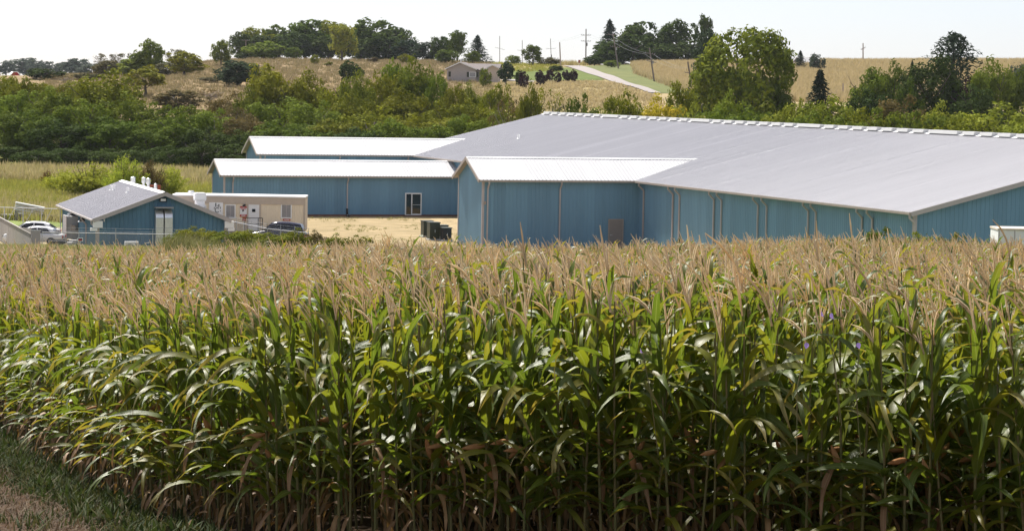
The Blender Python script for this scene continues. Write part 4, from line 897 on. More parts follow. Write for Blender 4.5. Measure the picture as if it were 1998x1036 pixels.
def tree(px, top, w, Y, kind, col, label, group=None, base=None):
    """crown top at photo height `top`, w = width in photo pixels at distance Y, foot on the terrain"""
    global tcount; tcount += 1
    p = at(px, top, Y); zb = T(p.x, Y) if base is None else base; h = max(p.z-zb, .6); wd = w*Y/FPX
    g = random.Random(tcount*13); lod = 0 if Y < 520 else 1
    bush = kind in ('bush', 'willow')
    t = thing({'spruce': 'spruce_tree', 'pine': 'pine_tree', 'bush': 'shrub', 'willow': 'shrub', 'sparse': 'sparse_tree'}.get(kind, 'tree'), label, 'shrub' if bush else 'tree', (p.x, Y, zb), g.uniform(0, 6.28), group)
    cm, tm = g.choice(VAR[kind, lod]); S = Matrix.Diagonal((wd*WID.get(kind, 1.1), wd*WID.get(kind, 1.1), h*1.02, 1))
    c = np.array(CLR[col])*g.uniform(.88, 1.14)*np.array([g.uniform(.93, 1.07), 1, 1])
    a = obj('crown', cm, t, S); a.color = (*c, 1); obj('stem' if bush else 'trunk', tm, t, S)
    return t
TREES = '''
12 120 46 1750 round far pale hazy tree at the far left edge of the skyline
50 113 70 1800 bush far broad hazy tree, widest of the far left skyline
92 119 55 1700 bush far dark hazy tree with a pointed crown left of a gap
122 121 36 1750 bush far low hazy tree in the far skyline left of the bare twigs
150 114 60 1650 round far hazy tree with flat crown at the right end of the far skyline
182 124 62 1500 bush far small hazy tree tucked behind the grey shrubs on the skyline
270 112 80 742 bush mid leafy skirt under the bright skyline maple
330 122 60 730 bush grey dusky low shrub between two skyline trees
205 101 62 760 sparse grey thin grey half bare tree left of the bright skyline maple
208 118 56 755 bush grey dusky shrub below the thin grey tree
240 100 60 770 sparse grey twiggy grey tree touching the bright skyline maple
246 118 60 765 bush far dusky grey green shrub under the bright skyline maple
290 80 74 740 round mid bright green skyline maple above the left meadow
345 92 56 780 sparse grey nearly bare tree right of the bright skyline maple
360 102 84 700 round olive round olive tree left of the hill meadow
432 80 46 800 round mid small tree standing alone at the left end of the hilltop wood
465 118 96 620 bush blue dark blue green tree in front of the hill meadow
285 134 92 560 umbrella olive umbrella shaped dark olive tree with a visible trunk
125 148 56 620 sparse brown thin brown twiggy tree in the left gap
88 134 76 640 bush dkgreen dark bushy tree under the far left skyline
170 142 60 640 bush grey dull grey green shrub left of the meadow slope
345 175 96 520 bush brown brownish scrubby tree between the umbrella tree and the blue green tree
410 172 60 540 sparse brown twiggy brown tree beside the golden field gap
410 150 46 640 bush grey small dusky bush on the meadow slope edge
468 62 46 930 bush dkgreen dark tree at the left end of the hilltop wood
500 53 74 950 bush olive olive crowned tree in the left part of the hilltop wood
545 47 80 960 bush green broad green tree in the left middle of the hilltop wood
596 38 90 960 bush green tallest crown on the left of the hilltop wood
646 40 80 970 bush olive olive crown behind the bright yellow green tree
700 47 60 970 bush green green crown just right of the bright yellow green tree
737 37 104 950 bush green biggest rounded crown of the hilltop wood
778 52 66 960 bush dkgreen sloping right shoulder of the hilltop wood
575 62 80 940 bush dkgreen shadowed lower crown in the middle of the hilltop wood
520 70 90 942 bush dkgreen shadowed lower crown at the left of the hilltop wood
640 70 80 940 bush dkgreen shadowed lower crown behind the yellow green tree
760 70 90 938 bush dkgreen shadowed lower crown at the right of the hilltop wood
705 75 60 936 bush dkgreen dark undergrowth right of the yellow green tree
668 47 68 880 upright yel bright yellow green tree in front of the hilltop wood
514 80 78 890 bush mid light green domed tree at the foot of the hilltop wood
573 92 32 890 bush green small round tree at the foot of the hilltop wood
473 102 26 885 bush dkgreen little dark bush by the short power pole
802 78 60 930 bush spr dark evergreen clump right of the hilltop wood
836 82 56 920 bush spr second dark evergreen clump left of the poplars
862 71 50 915 round dkgreen dark tree behind the pale poplar
893 60 46 900 upright green tall pale poplar above the house
932 70 46 880 spruce spr broad dark spruce right of the house poplar
923 100 34 850 upright green small light green tree above the house roof
870 97 50 850 bush green green tree left of the house poplar
614 107 18 820 bush olive tiny olive bush on the hill meadow
642 120 16 800 bush olive lowest tiny bush on the hill meadow
683 117 46 660 bush dkgreen dark round shrub in the middle of the hill meadow
793 105 30 840 bush olive olive bush at the right end of the hill meadow
728 112 22 850 bush brown faint brown bush on the meadow edge
1040 88 44 860 upright green bushy tree among the power poles
1001 108 30 865 bush mid small pale shrub left of the pole bushy tree
1070 112 50 880 bush grey low scrub on the bank below the poles
988 122 38 655 round blue dark round tree beside the house driveway
947 133 24 640 bush mid tapered green shrub in front of the house porch
1013 136 16 650 bush dkgreen small dark green shrub behind the first maroon tree
1022 138 20 640 bush maroon nearest maroon ornamental tree by the driveway end
1055 136 22 655 bush maroon widest maroon ornamental tree on the lawn
1074 135 18 690 bush maroon maroon lollipop tree on a thin stem
1090 141 13 680 bush maroon smallest maroon ornamental tree
1106 136 18 690 bush maroon pointed maroon tree left of the last one
1120 135 16 690 bush maroon last maroon tree beside the road
1085 128 30 790 bush dkgreen dark scrub on the lawn bank below the bare pole
1190 40 56 900 spruce spr pointed dark spruce at the left of the right hand wood
1246 42 84 910 bush dkgreen broad dark crown in the right hand wood
1320 42 90 915 round dkgreen second broad dark crown in the right hand wood
1290 56 60 920 bush blue bluish crown between the two broad ones
1377 30 40 870 upright dkgreen tall narrow tree sticking up beside the big oak
1192 80 74 890 bush dkgreen dark low crown at the left end of the right hand wood
1238 66 94 885 bush dkgreen dark middle crown above the road
1290 84 84 880 bush dkgreen dark lower crown above the hill cornfield
1340 78 84 880 bush dkgreen dark lower crown left of the big oak
1160 108 40 880 bush dkgreen low dark bush above the tallest pole base
1193 118 32 840 bush mid olive shrub at the roadside by the leaning pole
1384 62 70 640 round blue blue green tree directly left of the big oak
1365 160 60 500 bush spr dark bushy evergreen under the big oak
1456 60 200 440 oak mid huge oak, largest crown in the scene
1440 110 150 445 bush green lower limbs and undergrowth of the huge oak
1500 150 110 442 bush green right skirt of the huge oak's foliage
1601 138 90 455 spruce spr small dark spruce alone right of the oak
1700 133 107 450 round mid left tree of the right hand grove
1744 124 87 455 round green second tree of the right hand grove
1780 120 26 520 spruce spr small dark pointed tree top behind the grove
1822 110 137 448 round dkgreen dense dark tree at the centre of the right hand grove
1862 76 140 470 pine spr tall pine crowning the right hand grove
1775 150 70 446 bush green rounded lower tree in the right hand grove
1700 165 90 444 bush dkgreen dark undergrowth at the left of the grove
1998 128 80 452 round green leafy tree cut by the right picture edge
2030 201 162 330 bush oliveL yellow green hedge bush past the right picture edge
1938 118 105 450 round mid leafy tree on the right side of the grove
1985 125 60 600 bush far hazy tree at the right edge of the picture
1880 150 60 447 bush maroon dusky purple brown shrub inside the grove
1900 165 110 443 bush dkgreen dark undergrowth at the right of the grove
1562 100 26 800 spruce blue small dark tree by the farm building
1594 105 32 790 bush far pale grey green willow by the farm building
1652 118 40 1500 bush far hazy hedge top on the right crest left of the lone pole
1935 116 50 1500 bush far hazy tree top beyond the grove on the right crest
180 311 130 268 willow willow broad yellow green willow shrub left of the shed roof
243 297 80 262 willow willow tall yellow green willow behind the shed ridge
292 306 66 266 willow brown reddish tinged willow right of the tall one
330 318 70 275 willow willow low yellow green willow at the right of the row
120 328 70 280 willow willow low willow at the left of the row
93 330 24 300 willow red dark red weed clump left of the willows
1062 160 96 352 sparse olive half bare tree with a leafy left side above the barn ridge
1036 165 50 350 round olive leafy crown left of the half bare tree
1000 180 90 356 sparse brown bare grey brown brush left of the half bare tree
1100 195 80 350 sparse grey grey leafless brush right of the half bare tree
1135 183 70 346 bush green dark green shrub right of the leafless brush
1215 165 92 350 bush olive olive shrub above the barn ridge vents
1175 201 100 340 bush mid low shrub between the dark shrub and the golden tree
1284 182 120 322 bush gold golden yellow tree above the barn ridge
1330 160 76 352 round olive olive tree behind the golden tree
1345 201 100 336 bush yel yellow shrub at the right foot of the golden tree
1420 174 82 344 bush oliveL light green shrub below the big oak
1395 201 112 338 bush yelg bright green hedge bush below the oak's left side
1470 199 112 336 bush yelg bright green hedge bush below the oak trunk
1530 202 112 332 bush oliveL yellow green hedge bush right of the oak trunk
1560 182 62 340 bush olive narrow olive bush behind the hedge
1618 176 140 336 bush oliveL broad light green bush below the small spruce
1580 208 112 330 bush yelg low yellow green hedge bush in front of the broad light bush
1690 201 125 330 bush olive olive hedge bush left of the brown topped one
1762 186 140 334 bush brown brown topped bush in the right hedge
1725 211 137 326 bush yelg low green hedge bush below the brown topped one
1832 196 112 330 bush oliveL light bush right of the brown topped one
1800 218 125 324 bush yelg low green bush at the foot of the right hedge
1925 200 212 328 bush oliveL widest yellow green bush at the right end of the hedge
1990 222 150 322 bush oliveL low yellow green bush at the right picture edge
1870 224 137 322 bush olive low olive bush beside the widest hedge bush
1650 221 125 326 bush yelg lowest yellow green bush in the middle of the right hedge
'''
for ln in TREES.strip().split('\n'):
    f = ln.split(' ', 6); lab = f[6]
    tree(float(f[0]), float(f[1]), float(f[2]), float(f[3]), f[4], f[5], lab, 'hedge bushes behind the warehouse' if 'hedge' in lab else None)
# the dense tree line behind the field
LINE = '''
8 280 95 364 bush dkgreen
75 289 95 358 bush dkgreen
140 284 95 364 bush dkgreen
200 290 95 364 bush dkgreen
262 287 95 361 bush dkgreen
330 280 95 358 bush dkgreen
395 275 95 364 bush dkgreen
455 281 95 364 bush dkgreen
10 142 77 425 round olive
440 178 99 414 bush brown
455 207 99 399 bush brown
20 150 110 474 bush mid
130 152 99 474 bush olive
75 162 99 454 bush olive
62 152 99 421 round olive
30 177 121 400 round mid
100 170 121 391 round mid
150 164 88 412 round oliveL
205 139 165 395 round olive
165 187 121 383 bush mid
250 178 132 387 bush mid
310 200 121 383 bush mid
345 217 110 376 bush mid
60 207 132 378 bush green
15 217 110 376 bush green
120 227 121 374 bush dkgreen
215 222 132 374 bush green
285 242 121 372 bush green
385 207 99 387 round mid
420 212 110 381 bush mid
455 200 88 391 sparse brown
480 217 99 378 bush brown
400 247 110 372 bush dkgreen
470 252 110 371 bush dkgreen
530 126 121 412 round olive
495 172 88 408 round olive
590 142 129 408 round olive
560 182 143 391 bush mid
640 170 99 404 round olive
690 142 92 412 round oliveL
620 197 132 383 bush mid
690 187 121 391 round olive
745 140 99 417 round olive
770 112 72 425 upright mid
812 118 99 418 round mid
850 140 80 415 round mid
885 164 80 408 round olive
920 166 70 412 round oliveL
790 177 132 395 round olive
725 207 143 381 bush olive
815 214 143 376 bush olive
870 197 132 383 bush olive
930 192 99 387 bush olive
965 164 77 404 round olive
985 197 88 378 bush olive
900 224 121 370 bush mid
650 227 132 372 bush olive
545 227 132 372 bush green
760 232 132 369 bush mid
950 220 99 367 bush mid
840 237 121 366 bush green
600 242 121 367 bush green
700 244 121 366 bush dkgreen
'''
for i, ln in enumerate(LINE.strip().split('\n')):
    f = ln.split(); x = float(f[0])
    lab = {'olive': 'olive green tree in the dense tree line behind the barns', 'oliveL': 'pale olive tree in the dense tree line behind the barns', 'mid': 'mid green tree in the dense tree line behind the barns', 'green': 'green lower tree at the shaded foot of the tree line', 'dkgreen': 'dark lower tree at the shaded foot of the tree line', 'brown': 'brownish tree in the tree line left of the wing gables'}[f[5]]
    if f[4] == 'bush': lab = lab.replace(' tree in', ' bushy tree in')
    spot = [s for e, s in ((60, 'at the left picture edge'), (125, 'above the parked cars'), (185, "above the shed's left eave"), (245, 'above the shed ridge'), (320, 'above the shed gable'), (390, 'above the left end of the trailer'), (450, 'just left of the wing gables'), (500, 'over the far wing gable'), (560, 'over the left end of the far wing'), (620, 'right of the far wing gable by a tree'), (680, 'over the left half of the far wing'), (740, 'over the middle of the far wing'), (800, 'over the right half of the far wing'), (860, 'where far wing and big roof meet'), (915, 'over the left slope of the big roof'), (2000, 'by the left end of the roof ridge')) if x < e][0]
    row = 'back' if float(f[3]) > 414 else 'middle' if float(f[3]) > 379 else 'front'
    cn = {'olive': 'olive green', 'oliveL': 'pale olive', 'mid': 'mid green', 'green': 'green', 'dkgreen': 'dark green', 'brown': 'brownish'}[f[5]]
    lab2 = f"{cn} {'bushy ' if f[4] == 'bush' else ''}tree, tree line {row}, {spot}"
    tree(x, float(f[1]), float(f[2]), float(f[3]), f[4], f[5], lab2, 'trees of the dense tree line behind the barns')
# weeds and saplings at the yard edge
for px, top, w, Y, col, lab in ((368, 446, 56, 176, 'mid', 'leafy green weed bush in front of the shed gable'), (400, 448, 60, 178, 'olive', 'olive weed bush right of the shed ducts'), (345, 458, 40, 175, 'yelg', 'low bright weed bush beside the shed ducts'), (440, 452, 60, 176, 'yelg', 'bright weed bush below the shed corner'), (480, 449, 64, 177, 'olive', 'olive weed bush below the trailer window'), (525, 455, 70, 176, 'yelg', 'bright weed bush below the trailer door'), (572, 449, 50, 178, 'olive', 'weed bush hiding the navy car'), (615, 452, 46, 180, 'brown', 'dark seeded weed bush at the trailer corner'), (655, 460, 60, 178, 'olive', 'low weed bush at the edge of the dirt yard'), (700, 464, 60, 176, 'olive', 'low straggly weed bush right of the yard edge'),
    (1640, 462, 70, 134, 'olive', 'olive sapling left of the bright one by the warehouse'), (1720, 449, 90, 132, 'yel', 'bright yellow green sapling by the warehouse corner'), (1790, 458, 80, 131, 'yelg', 'green sapling in front of the warehouse corner post'), (1862, 452, 56, 130, 'mid', 'small dark green sapling right of the warehouse corner'), (1575, 466, 40, 134, 'olive', 'small weed bush by the long blue wall'), (1905, 462, 50, 131, 'olive', 'weed bush left of the white box trailer'), (1330, 462, 36, 140, 'olive', 'low weed bush by the middle of the long wall'), (1420, 464, 40, 138, 'olive', 'weed bush right of the long wall downspouts')):
    tree(px, top-5, w*1.15, Y, 'bush', {'yelg': 'oliveL', 'mid': 'olive', 'yel': 'yelg'}.get(col, col), lab, 'weeds and saplings at the yard edge')

# ================================================================== corn
def leaf_arrays(L_, w, th0, th1, pw, seed, nseg=9, fold=.35, twist=0., wave=.012, sway=0.):
    g = np.random.default_rng(seed); s = np.linspace(0, 1, nseg+1); th = th0+(th1-th0)*s**pw
    ds = L_/nseg; x = np.concatenate([[0], np.cumsum(np.sin(th[:-1])*ds)]); z = np.concatenate([[0], np.cumsum(np.cos(th[:-1])*ds)]); y = sway*L_*s**2
    wid = w*np.clip(np.minimum((s*6+.35), 1)*(1-s**2.6)+.004, .004, 1)/2
    V, UV = [], []
    for i in range(nseg+1):
        a = twist*s[i]; cy, cn = math.cos(a), math.sin(a); lift = fold*wid[i]
        for k, t in ((0, -1), (1, 0), (2, 1)):
            lat = t*wid[i]; up = (abs(t)*lift)+wave*math.sin(s[i]*14+t*1.7+seed)*abs(t)
            ly, ln_ = lat*cy-up*cn, lat*cn+up*cy
            V.append((x[i]-math.cos(th[i])*ln_, y[i]+ly, z[i]+math.sin(th[i])*ln_)); UV.append((k/2, s[i]))
    V = np.array(V); F = np.array([(3*i+k, 3*i+k+1, 3*i+k+4, 3*i+k+3) for i in range(nseg) for k in (0, 1)])
    return V, F, np.array(UV)
LEAF = {}
gl = random.Random(3)
def mk(kind, i, nseg=9):
    g = random.Random(hash_(kind)+i*7)
    if kind == 'up': p = (g.uniform(.55, .82), g.uniform(.065, .09), R(g.uniform(5, 18)), R(g.uniform(70, 160)), g.uniform(1.6, 3.2))
    elif kind == 'mid': p = (g.uniform(.80, 1.08), g.uniform(.072, .105), R(g.uniform(8, 24)), R(g.uniform(150, 182)), g.uniform(.8, 1.7))
    elif kind == 'low': p = (g.uniform(.70, .92), g.uniform(.07, .10), R(g.uniform(30, 58)), R(g.uniform(105, 160)), g.uniform(.8, 1.3))
    else: p = (g.uniform(.5, .7), g.uniform(.04, .06), R(g.uniform(60, 95)), R(g.uniform(165, 185)), .5)
    return leaf_arrays(*p, seed=i*5+1, nseg=nseg, fold=g.uniform(.15, .45), twist=g.uniform(-1.3, 1.3), wave=g.uniform(.004, .012), sway=g.uniform(-.25, .25))
def hash_(k): return {'up': 11, 'mid': 23, 'low': 37, 'dry': 51}[k]
NV = {'up': 8, 'mid': 12, 'low': 7, 'dry': 4}
for k, n in NV.items():
    for i in range(n): LEAF[k, i] = (mk(k, i), mk(k, i, 4))
def tube_arrays(pts, rad, n):
    pts = np.array(pts, float); V = []; 
    for i, p in enumerate(pts):
        d = pts[min(i+1, len(pts)-1)]-pts[max(i-1, 0)]; d /= np.linalg.norm(d); a = np.cross(d, [0.3, 1, .2]); a /= np.linalg.norm(a); b = np.cross(d, a)
        V += [p+(a*math.cos(6.2832*k/n)+b*math.sin(6.2832*k/n))*rad[i] for k in range(n)]
    F = [(i*n+k, i*n+(k+1) % n, (i+1)*n+(k+1) % n, (i+1)*n+k) for i in range(len(pts)-1) for k in range(n)]
    return np.array(V), np.array(F), np.tile([.25, .3], (len(V), 1))
def merge(parts):
    V, F, U, o = [], [], [], 0
    for v, f, u in parts: V.append(v); F.append(f+o); U.append(u); o += len(v)
    return np.concatenate(V), np.concatenate(F), np.concatenate(U)
def tassel_arrays(seed, simple=False):
    g = random.Random(seed); parts = []; nb = g.randint(1, 4) if not simple else 3; n = 3
    lean = g.uniform(-.75, .05)
    def br(l, a, tilt, droop, r):
        pts = []; p = np.array([0., 0, 0]); k = 4 if not simple else 2
        for i in range(k+1):
            pts.append(p.copy()); th = tilt+droop*(i/k)**1.3; p = p+np.array([math.cos(a)*math.sin(th)+lean*.45, math.sin(a)*math.sin(th), math.cos(th)])*l/k
        return tube_arrays(pts, [r*.7, *([r]*(k-1)), r*.35], n)
    parts.append(br(g.uniform(.36, .48), math.pi+g.uniform(-.7, .7), .05, g.uniform(.1, 1.9)*(g.random() < .7), .0095 if not simple else .014))
    for i in range(nb):
        v, f, u = br(g.uniform(.18, .32), g.uniform(0, 6.28), g.uniform(.12, .45), g.uniform(.1, 1.0), .0060 if not simple else .0095); v = v+np.array([lean*.02, 0, .03*i/nb*3]); parts.append((v, f, u))
    return merge(parts)
def stalk_arrays(H, seed, n=6):
    g = random.Random(seed); pts, rad = [], []; bx, by = g.uniform(-.05, .05), g.uniform(-.05, .05)
    for i in range(8): t = i/7; pts.append((bx*t*t, by*t*t, H*t-.03*(i == 0))); rad.append(.015*(1-.62*t))
    return tube_arrays(pts, rad, n)
def ear_arrays(seed, simple=False):
    g = random.Random(seed); L_ = g.uniform(.20, .27); pr = [.010, .026, .031, .028, .018, .004]
    d = np.array([.28, 0, .0]); pts = [(i/5*L_*.45+.015, 0, i/5*L_*.88) for i in range(6)]
    return tube_arrays(pts, pr, 6 if not simple else 4)
STK = [stalk_arrays(2.18, 200+i) for i in range(4)]; TAS = [tassel_arrays(300+i) for i in range(6)]; EAR = [ear_arrays(400+i) for i in range(3)]
TASS = [tassel_arrays(300+i, True) for i in range(4)]
def rotz(V, a): c, s = math.cos(a), math.sin(a); return np.stack([V[:, 0]*c-V[:, 1]*s, V[:, 0]*s+V[:, 1]*c, V[:, 2]], 1)
def plant_plan(seed):
    """list of (part, kind, index, height, azimuth, scale, tilt)"""
    g = random.Random(seed); out = [('stalk', 'stk', g.randrange(4), 0, g.uniform(0, 6), 1, 0)]; a0 = g.uniform(0, 6.28); n = g.randint(16, 18); zt = g.uniform(1.58, 1.84)
    for i in range(n):
        f = i/(n-1); z = .24+zt*f; az = a0+math.pi*(i % 2)+g.uniform(-.45, .45); k = 'dry' if f < .10 else 'low' if f < .50 else 'mid' if f < .82 else 'up'
        if k == 'low' and g.random() < .22: k = 'dry'
        sc = (.78+.30*math.sin(math.pi*min(f*1.05, 1)))*g.uniform(.9, 1.1)
        out.append(('leaf', k, g.randrange(NV[k]), z, az, sc, 0))
    for q in range(g.choice((0, 1, 1, 2))): out.append(('ear', 'ear', g.randrange(3), .98+.16*q+g.uniform(-.05, .05), a0+math.pi*q+g.uniform(-.5, .5), g.uniform(.7, 1.05), g.choice((0., .5, 1.2, 2.2))))
    out.append(('tassel', 'tas', g.randrange(6), 2.10, g.uniform(-.5, .5), g.uniform(.75, 1.1), 0))
    return out
PLANS = [plant_plan(900+i) for i in range(12)]
MATID = {'stk': 'stalk', 'ear': 'husk', 'tas': 'tassel', 'dry': 'corn_leaf_dry'}
def part_arrays(kind, idx, simple=False):
    if kind == 'stk': return STK[idx]
    if kind == 'ear': return EAR[idx]
    if kind == 'tas': return TASS[idx % 4] if simple else TAS[idx]
    return LEAF[kind, idx][1 if simple else 0]
CMESH = {}
def part_mesh(kind, idx):
    if (kind, idx) not in CMESH:
        V, F, U = part_arrays(kind, idx); CMESH[kind, idx] = np_mesh({'stk': 'stalk', 'ear': 'ear', 'tas': 'tassel'}.get(kind, 'leaf'), V, F, [MATID.get(kind, 'corn_leaf')], rnd=np.zeros(len(V)), uv=U, smooth=True)
    return CMESH[kind, idx]
def tiltm(V, t): c, s = math.cos(t), math.sin(t); return np.stack([V[:, 0]*c+V[:, 2]*s, V[:, 1], -V[:, 0]*s+V[:, 2]*c], 1)
def joined_plant(plan, seed, simple=False, only_top=False):
    g = random.Random(seed); Vs, Fs, Us, Rn, Mi, o = [], [], [], [], [], 0; ml = ['stalk', 'corn_leaf', 'corn_leaf_dry', 'husk', 'tassel']
    for nm, k, i, z, az, sc, tl in plan:
        if only_top and z < .9 and k != 'stk': continue
        V, F, U = part_arrays(k, i, simple); V = rotz(tiltm(V, tl) if tl else V, az)*sc+np.array([0, 0, z])
        Vs.append(V); Fs.append(F+o); Us.append(U); o += len(V); Rn.append(np.full(len(V), g.random())); Mi.append(np.full(len(F), ml.index(MATID.get(k, 'corn_leaf'))))
    return np_mesh('corn', np.concatenate(Vs), np.concatenate(Fs), ml, rnd=np.concatenate(Rn), mi=np.concatenate(Mi), uv=np.concatenate(Us), smooth=True)
# ---- morning glory flowers climbing on the front rows
def flower(px, py, label):
    p = at(px, py, 30); X = p.x/p.y; Y = 21.0
    for _ in range(20): Y = float(edge_y(X*Y))-.12
    c = at(px, py, Y); t = thing('morning_glory', label, 'flower', c, random.uniform(0, 6), 'purple flowers in the corn')
    b = MB(); n = 10; r = .021
    b.v = [(0, -.01, -.03)]+[(math.cos(2*math.pi*i/n)*r, -.035, math.sin(2*math.pi*i/n)*r) for i in range(n)]; b.f = [(0, 1+i, 1+(i+1) % n) for i in range(n)]; b.mi = [0]*n
    b.build('petals', ['petal'], t); MB().tube((0, -.01, -.03), (.05, .06, -.35), .004, n=5).tube((.05, .06, -.35), (.02, .14, -.9), .004, n=5).build('vine', ['stalk'], t)
for px, py, lab in ((1257, 683, 'purple morning glory flower low in the middle corn'), (1611, 612, 'left of two purple flowers high in the right corn'), (1628, 616, 'right of two purple flowers high in the right corn'), (1572, 674, 'purple flower below and left of the flower pair'), (1678, 674, 'purple flower below and right of the flower pair')): flower(px, py, lab)
# ---- geometry-node scatter of prototypes on explicit points
def scatter(name, P, rot, scl, protos, label, cat):
    me = bpy.data.meshes.new(name); me.vertices.add(len(P)); me.vertices.foreach_set('co', np.asarray(P, np.float32).ravel())
    a = me.attributes.new('rot', 'FLOAT_VECTOR', 'POINT'); a.data.foreach_set('vector', np.asarray(rot, np.float32).ravel())
    a = me.attributes.new('scl', 'FLOAT', 'POINT'); a.data.foreach_set('value', np.asarray(scl, np.float32))
    a = me.attributes.new('pick', 'INT', 'POINT'); a.data.foreach_set('value', rng.integers(0, len(protos), len(P)).astype(np.int32))
    o = obj(name, me); ng = bpy.data.node_groups.new(name, 'GeometryNodeTree')
    ng.interface.new_socket('Geometry', in_out='INPUT', socket_type='NodeSocketGeometry'); ng.interface.new_socket('Geometry', in_out='OUTPUT', socket_type='NodeSocketGeometry')
    N, L = ng.nodes, ng.links; gi, go = N.new('NodeGroupInput'), N.new('NodeGroupOutput'); jn = N.new('GeometryNodeJoinGeometry'); ip = N.new('GeometryNodeInstanceOnPoints')
    for i, m in enumerate(protos):
        po = bpy.data.objects.new(m.name+'_pattern', m); oi = N.new('GeometryNodeObjectInfo'); oi.inputs['Object'].default_value = po; oi.inputs['As Instance'].default_value = True; L.new(oi.outputs['Geometry'], jn.inputs[0])
    def attr(nm, ty):
        n = N.new('GeometryNodeInputNamedAttribute'); n.data_type = ty; n.inputs['Name'].default_value = nm; return n.outputs['Attribute']
    ip.inputs['Pick Instance'].default_value = True
    L.new(gi.outputs[0], ip.inputs['Points']); L.new(jn.outputs[0], ip.inputs['Instance']); L.new(attr('pick', 'INT'), ip.inputs['Instance Index']); L.new(attr('rot', 'FLOAT_VECTOR'), ip.inputs['Rotation']); L.new(attr('scl', 'FLOAT'), ip.inputs['Scale']); L.new(ip.outputs[0], go.inputs[0])
    o.modifiers.new('scatter', 'NODES').node_group = ng
    return stuff(o, label, cat)
def corn_points():
    e1 = np.array([.925, -.38]); e2 = np.array([.38, .925]); pts = []
    for r in range(0, 175):
        for s in np.arange(-90, 60, .185):
            pts.append((s, r*.74))
    S = np.array(pts); S = S+rng.normal(0, 1, S.shape)*np.array([.05, .035]); org = np.array([-2.0, 23.9])
    P = org+S[:, :1]*e1+S[:, 1:]*e2
    X, Y = P.T; mgn = 6.0
    ok = (Y > edge_y(X)+.1) & (Y < 120) & (np.abs(X) < .235*Y+mgn) & (Y > 15)
    wl2 = 999+FPX*X/Y
    ok &= (Y < 112)
    return P[ok]
def edge_scale(x, y): return np.interp(np.asarray(y)-edge_y(x)+np.clip((np.asarray(x)+3.0)*3, 0, 20), [0, 12], [.88, 1.0])     # stunted plants at the field's left edge
CP = corn_points()
order = np.argsort(CP[:, 1]-edge_y(CP[:, 0])+CP[:, 1]*.35 if False else np.hypot(CP[:, 0], CP[:, 1])+1.2*(CP[:, 1]-edge_y(CP[:, 0])))
inview = np.abs(CP[:, 0]) < .2*CP[:, 1]+.25
idx_front = [i for i in order if inview[i]][:300]; rest = np.setdiff1d(np.arange(len(CP)), idx_front)
for n_i, i in enumerate(idx_front):
    x, y = CP[i]; plan = random.choice(PLANS); sc = (random.uniform(1.04, 1.16) if random.random() < .9 else random.uniform(1.14, 1.26))*edge_scale(x, y)
    t = bpy.data.objects.new('corn_plant', None); COL.objects.link(t); t.location = (x, y, T(x, y)-.02); t.rotation_euler = (random.gauss(0, .035), random.gauss(-.03, .035), 0); t.scale = (sc,)*3
    tag(t, 'tall green corn plant with tan tassel in the front rows of the field', 'corn plant', 'corn plants in the front rows')
    spin = random.uniform(0, 6.28); side = x < -1.5 and y-float(edge_y(x)) < 4.5 if x < -1.5 else (False if random.random() < .7 else None); pull = lambda a: (a if side is None else -.45+.62*((a+.45+math.pi) % (2*math.pi)-math.pi)) if not side else 3.5+.6*((a-3.5+math.pi) % (2*math.pi)-math.pi)   # field-edge leaves hang out over the grass
    for nm, k, j, z, az, s_, tl in plan:
        c = bpy.data.objects.new(nm, part_mesh(k, j)); COL.objects.link(c); c.parent = t
        c.location = (0, 0, z); c.rotation_euler = (0, tl, pull(az+spin) if nm == 'leaf' else az); c.scale = (s_*random.uniform(.93, 1.07),)*3
protoN = [joined_plant(p, 40+i) for i, p in enumerate(PLANS)]; protoF = [joined_plant(p, 80+i, True, True) for i, p in enumerate(PLANS[:8])]
def corn_scatter(name, P, protos, label, zoff=0, smin=.94, smax=1.08):
    n = len(P); Z = terrain(P[:, 0], P[:, 1])+zoff
    rot = np.stack([rng.normal(0, .04, n), rng.normal(-.03, .04, n), rng.uniform(-.6, .6, n)+np.where(rng.random(n) < .5, 0, np.pi)*0+rng.choice([0, 0, 0, .8, -.8], n)], 1)
    return scatter(name, np.column_stack([P, Z]), rot, rng.uniform(smin, smax, n)*np.where(rng.random(n) < .12, rng.uniform(1.04, 1.13, n), 1)*edge_scale(P[:, 0], P[:, 1]), protos, label, 'corn')
near = rest[CP[rest, 1] < 46]; farr = rest[CP[rest, 1] >= 46]
corn_scatter('corn_rows', CP[near], protoN, 'mass of green corn behind the front rows', 0, .98, 1.16)
corn_scatter('corn_field', CP[farr], protoF, 'tan tasselled corn stretching to the field crest')

# ================================================================== ground cover
def tuft(seed, n, h, w, spread, m, lean=.35, seg=3):
    g = np.random.default_rng(seed); Vs, Fs, o = [], [], 0; Rn = []
    for i in range(n):
        a = g.uniform(0, 6.28); hh = h*g.uniform(.5, 1); l = g.uniform(.05, lean); b = np.array([g.normal(0, spread), g.normal(0, spread), 0]); d = np.array([math.cos(a), math.sin(a), 0]); s = np.array([-d[1], d[0], 0])*w*g.uniform(.6, 1.3)
        V = []
        for k in range(seg+1):
            t = k/seg; c = b+d*hh*l*t**1.8*1.4+np.array([0, 0, hh*t*(1-.25*l*t)]); ww = (1-t**1.5)*.98+.02; V += [c-s*ww, c+s*ww]
        Vs.append(np.array(V)); Fs.append(np.array([(2*k, 2*k+1, 2*k+3, 2*k+2) for k in range(seg)])+o); o += 2*(seg+1); Rn.append(np.full(2*(seg+1), g.random()))
    return np_mesh('tuft', np.concatenate(Vs), np.concatenate(Fs), [m], rnd=np.concatenate(Rn))
def grass_mat(name, cols, trans=.3):
    return mat(name, (.85, .85, .85), .75, .2, 1.2, spec=.2, trans=trans, rndcol=[(i/(len(cols)-1), c) for i, c in enumerate(cols)])
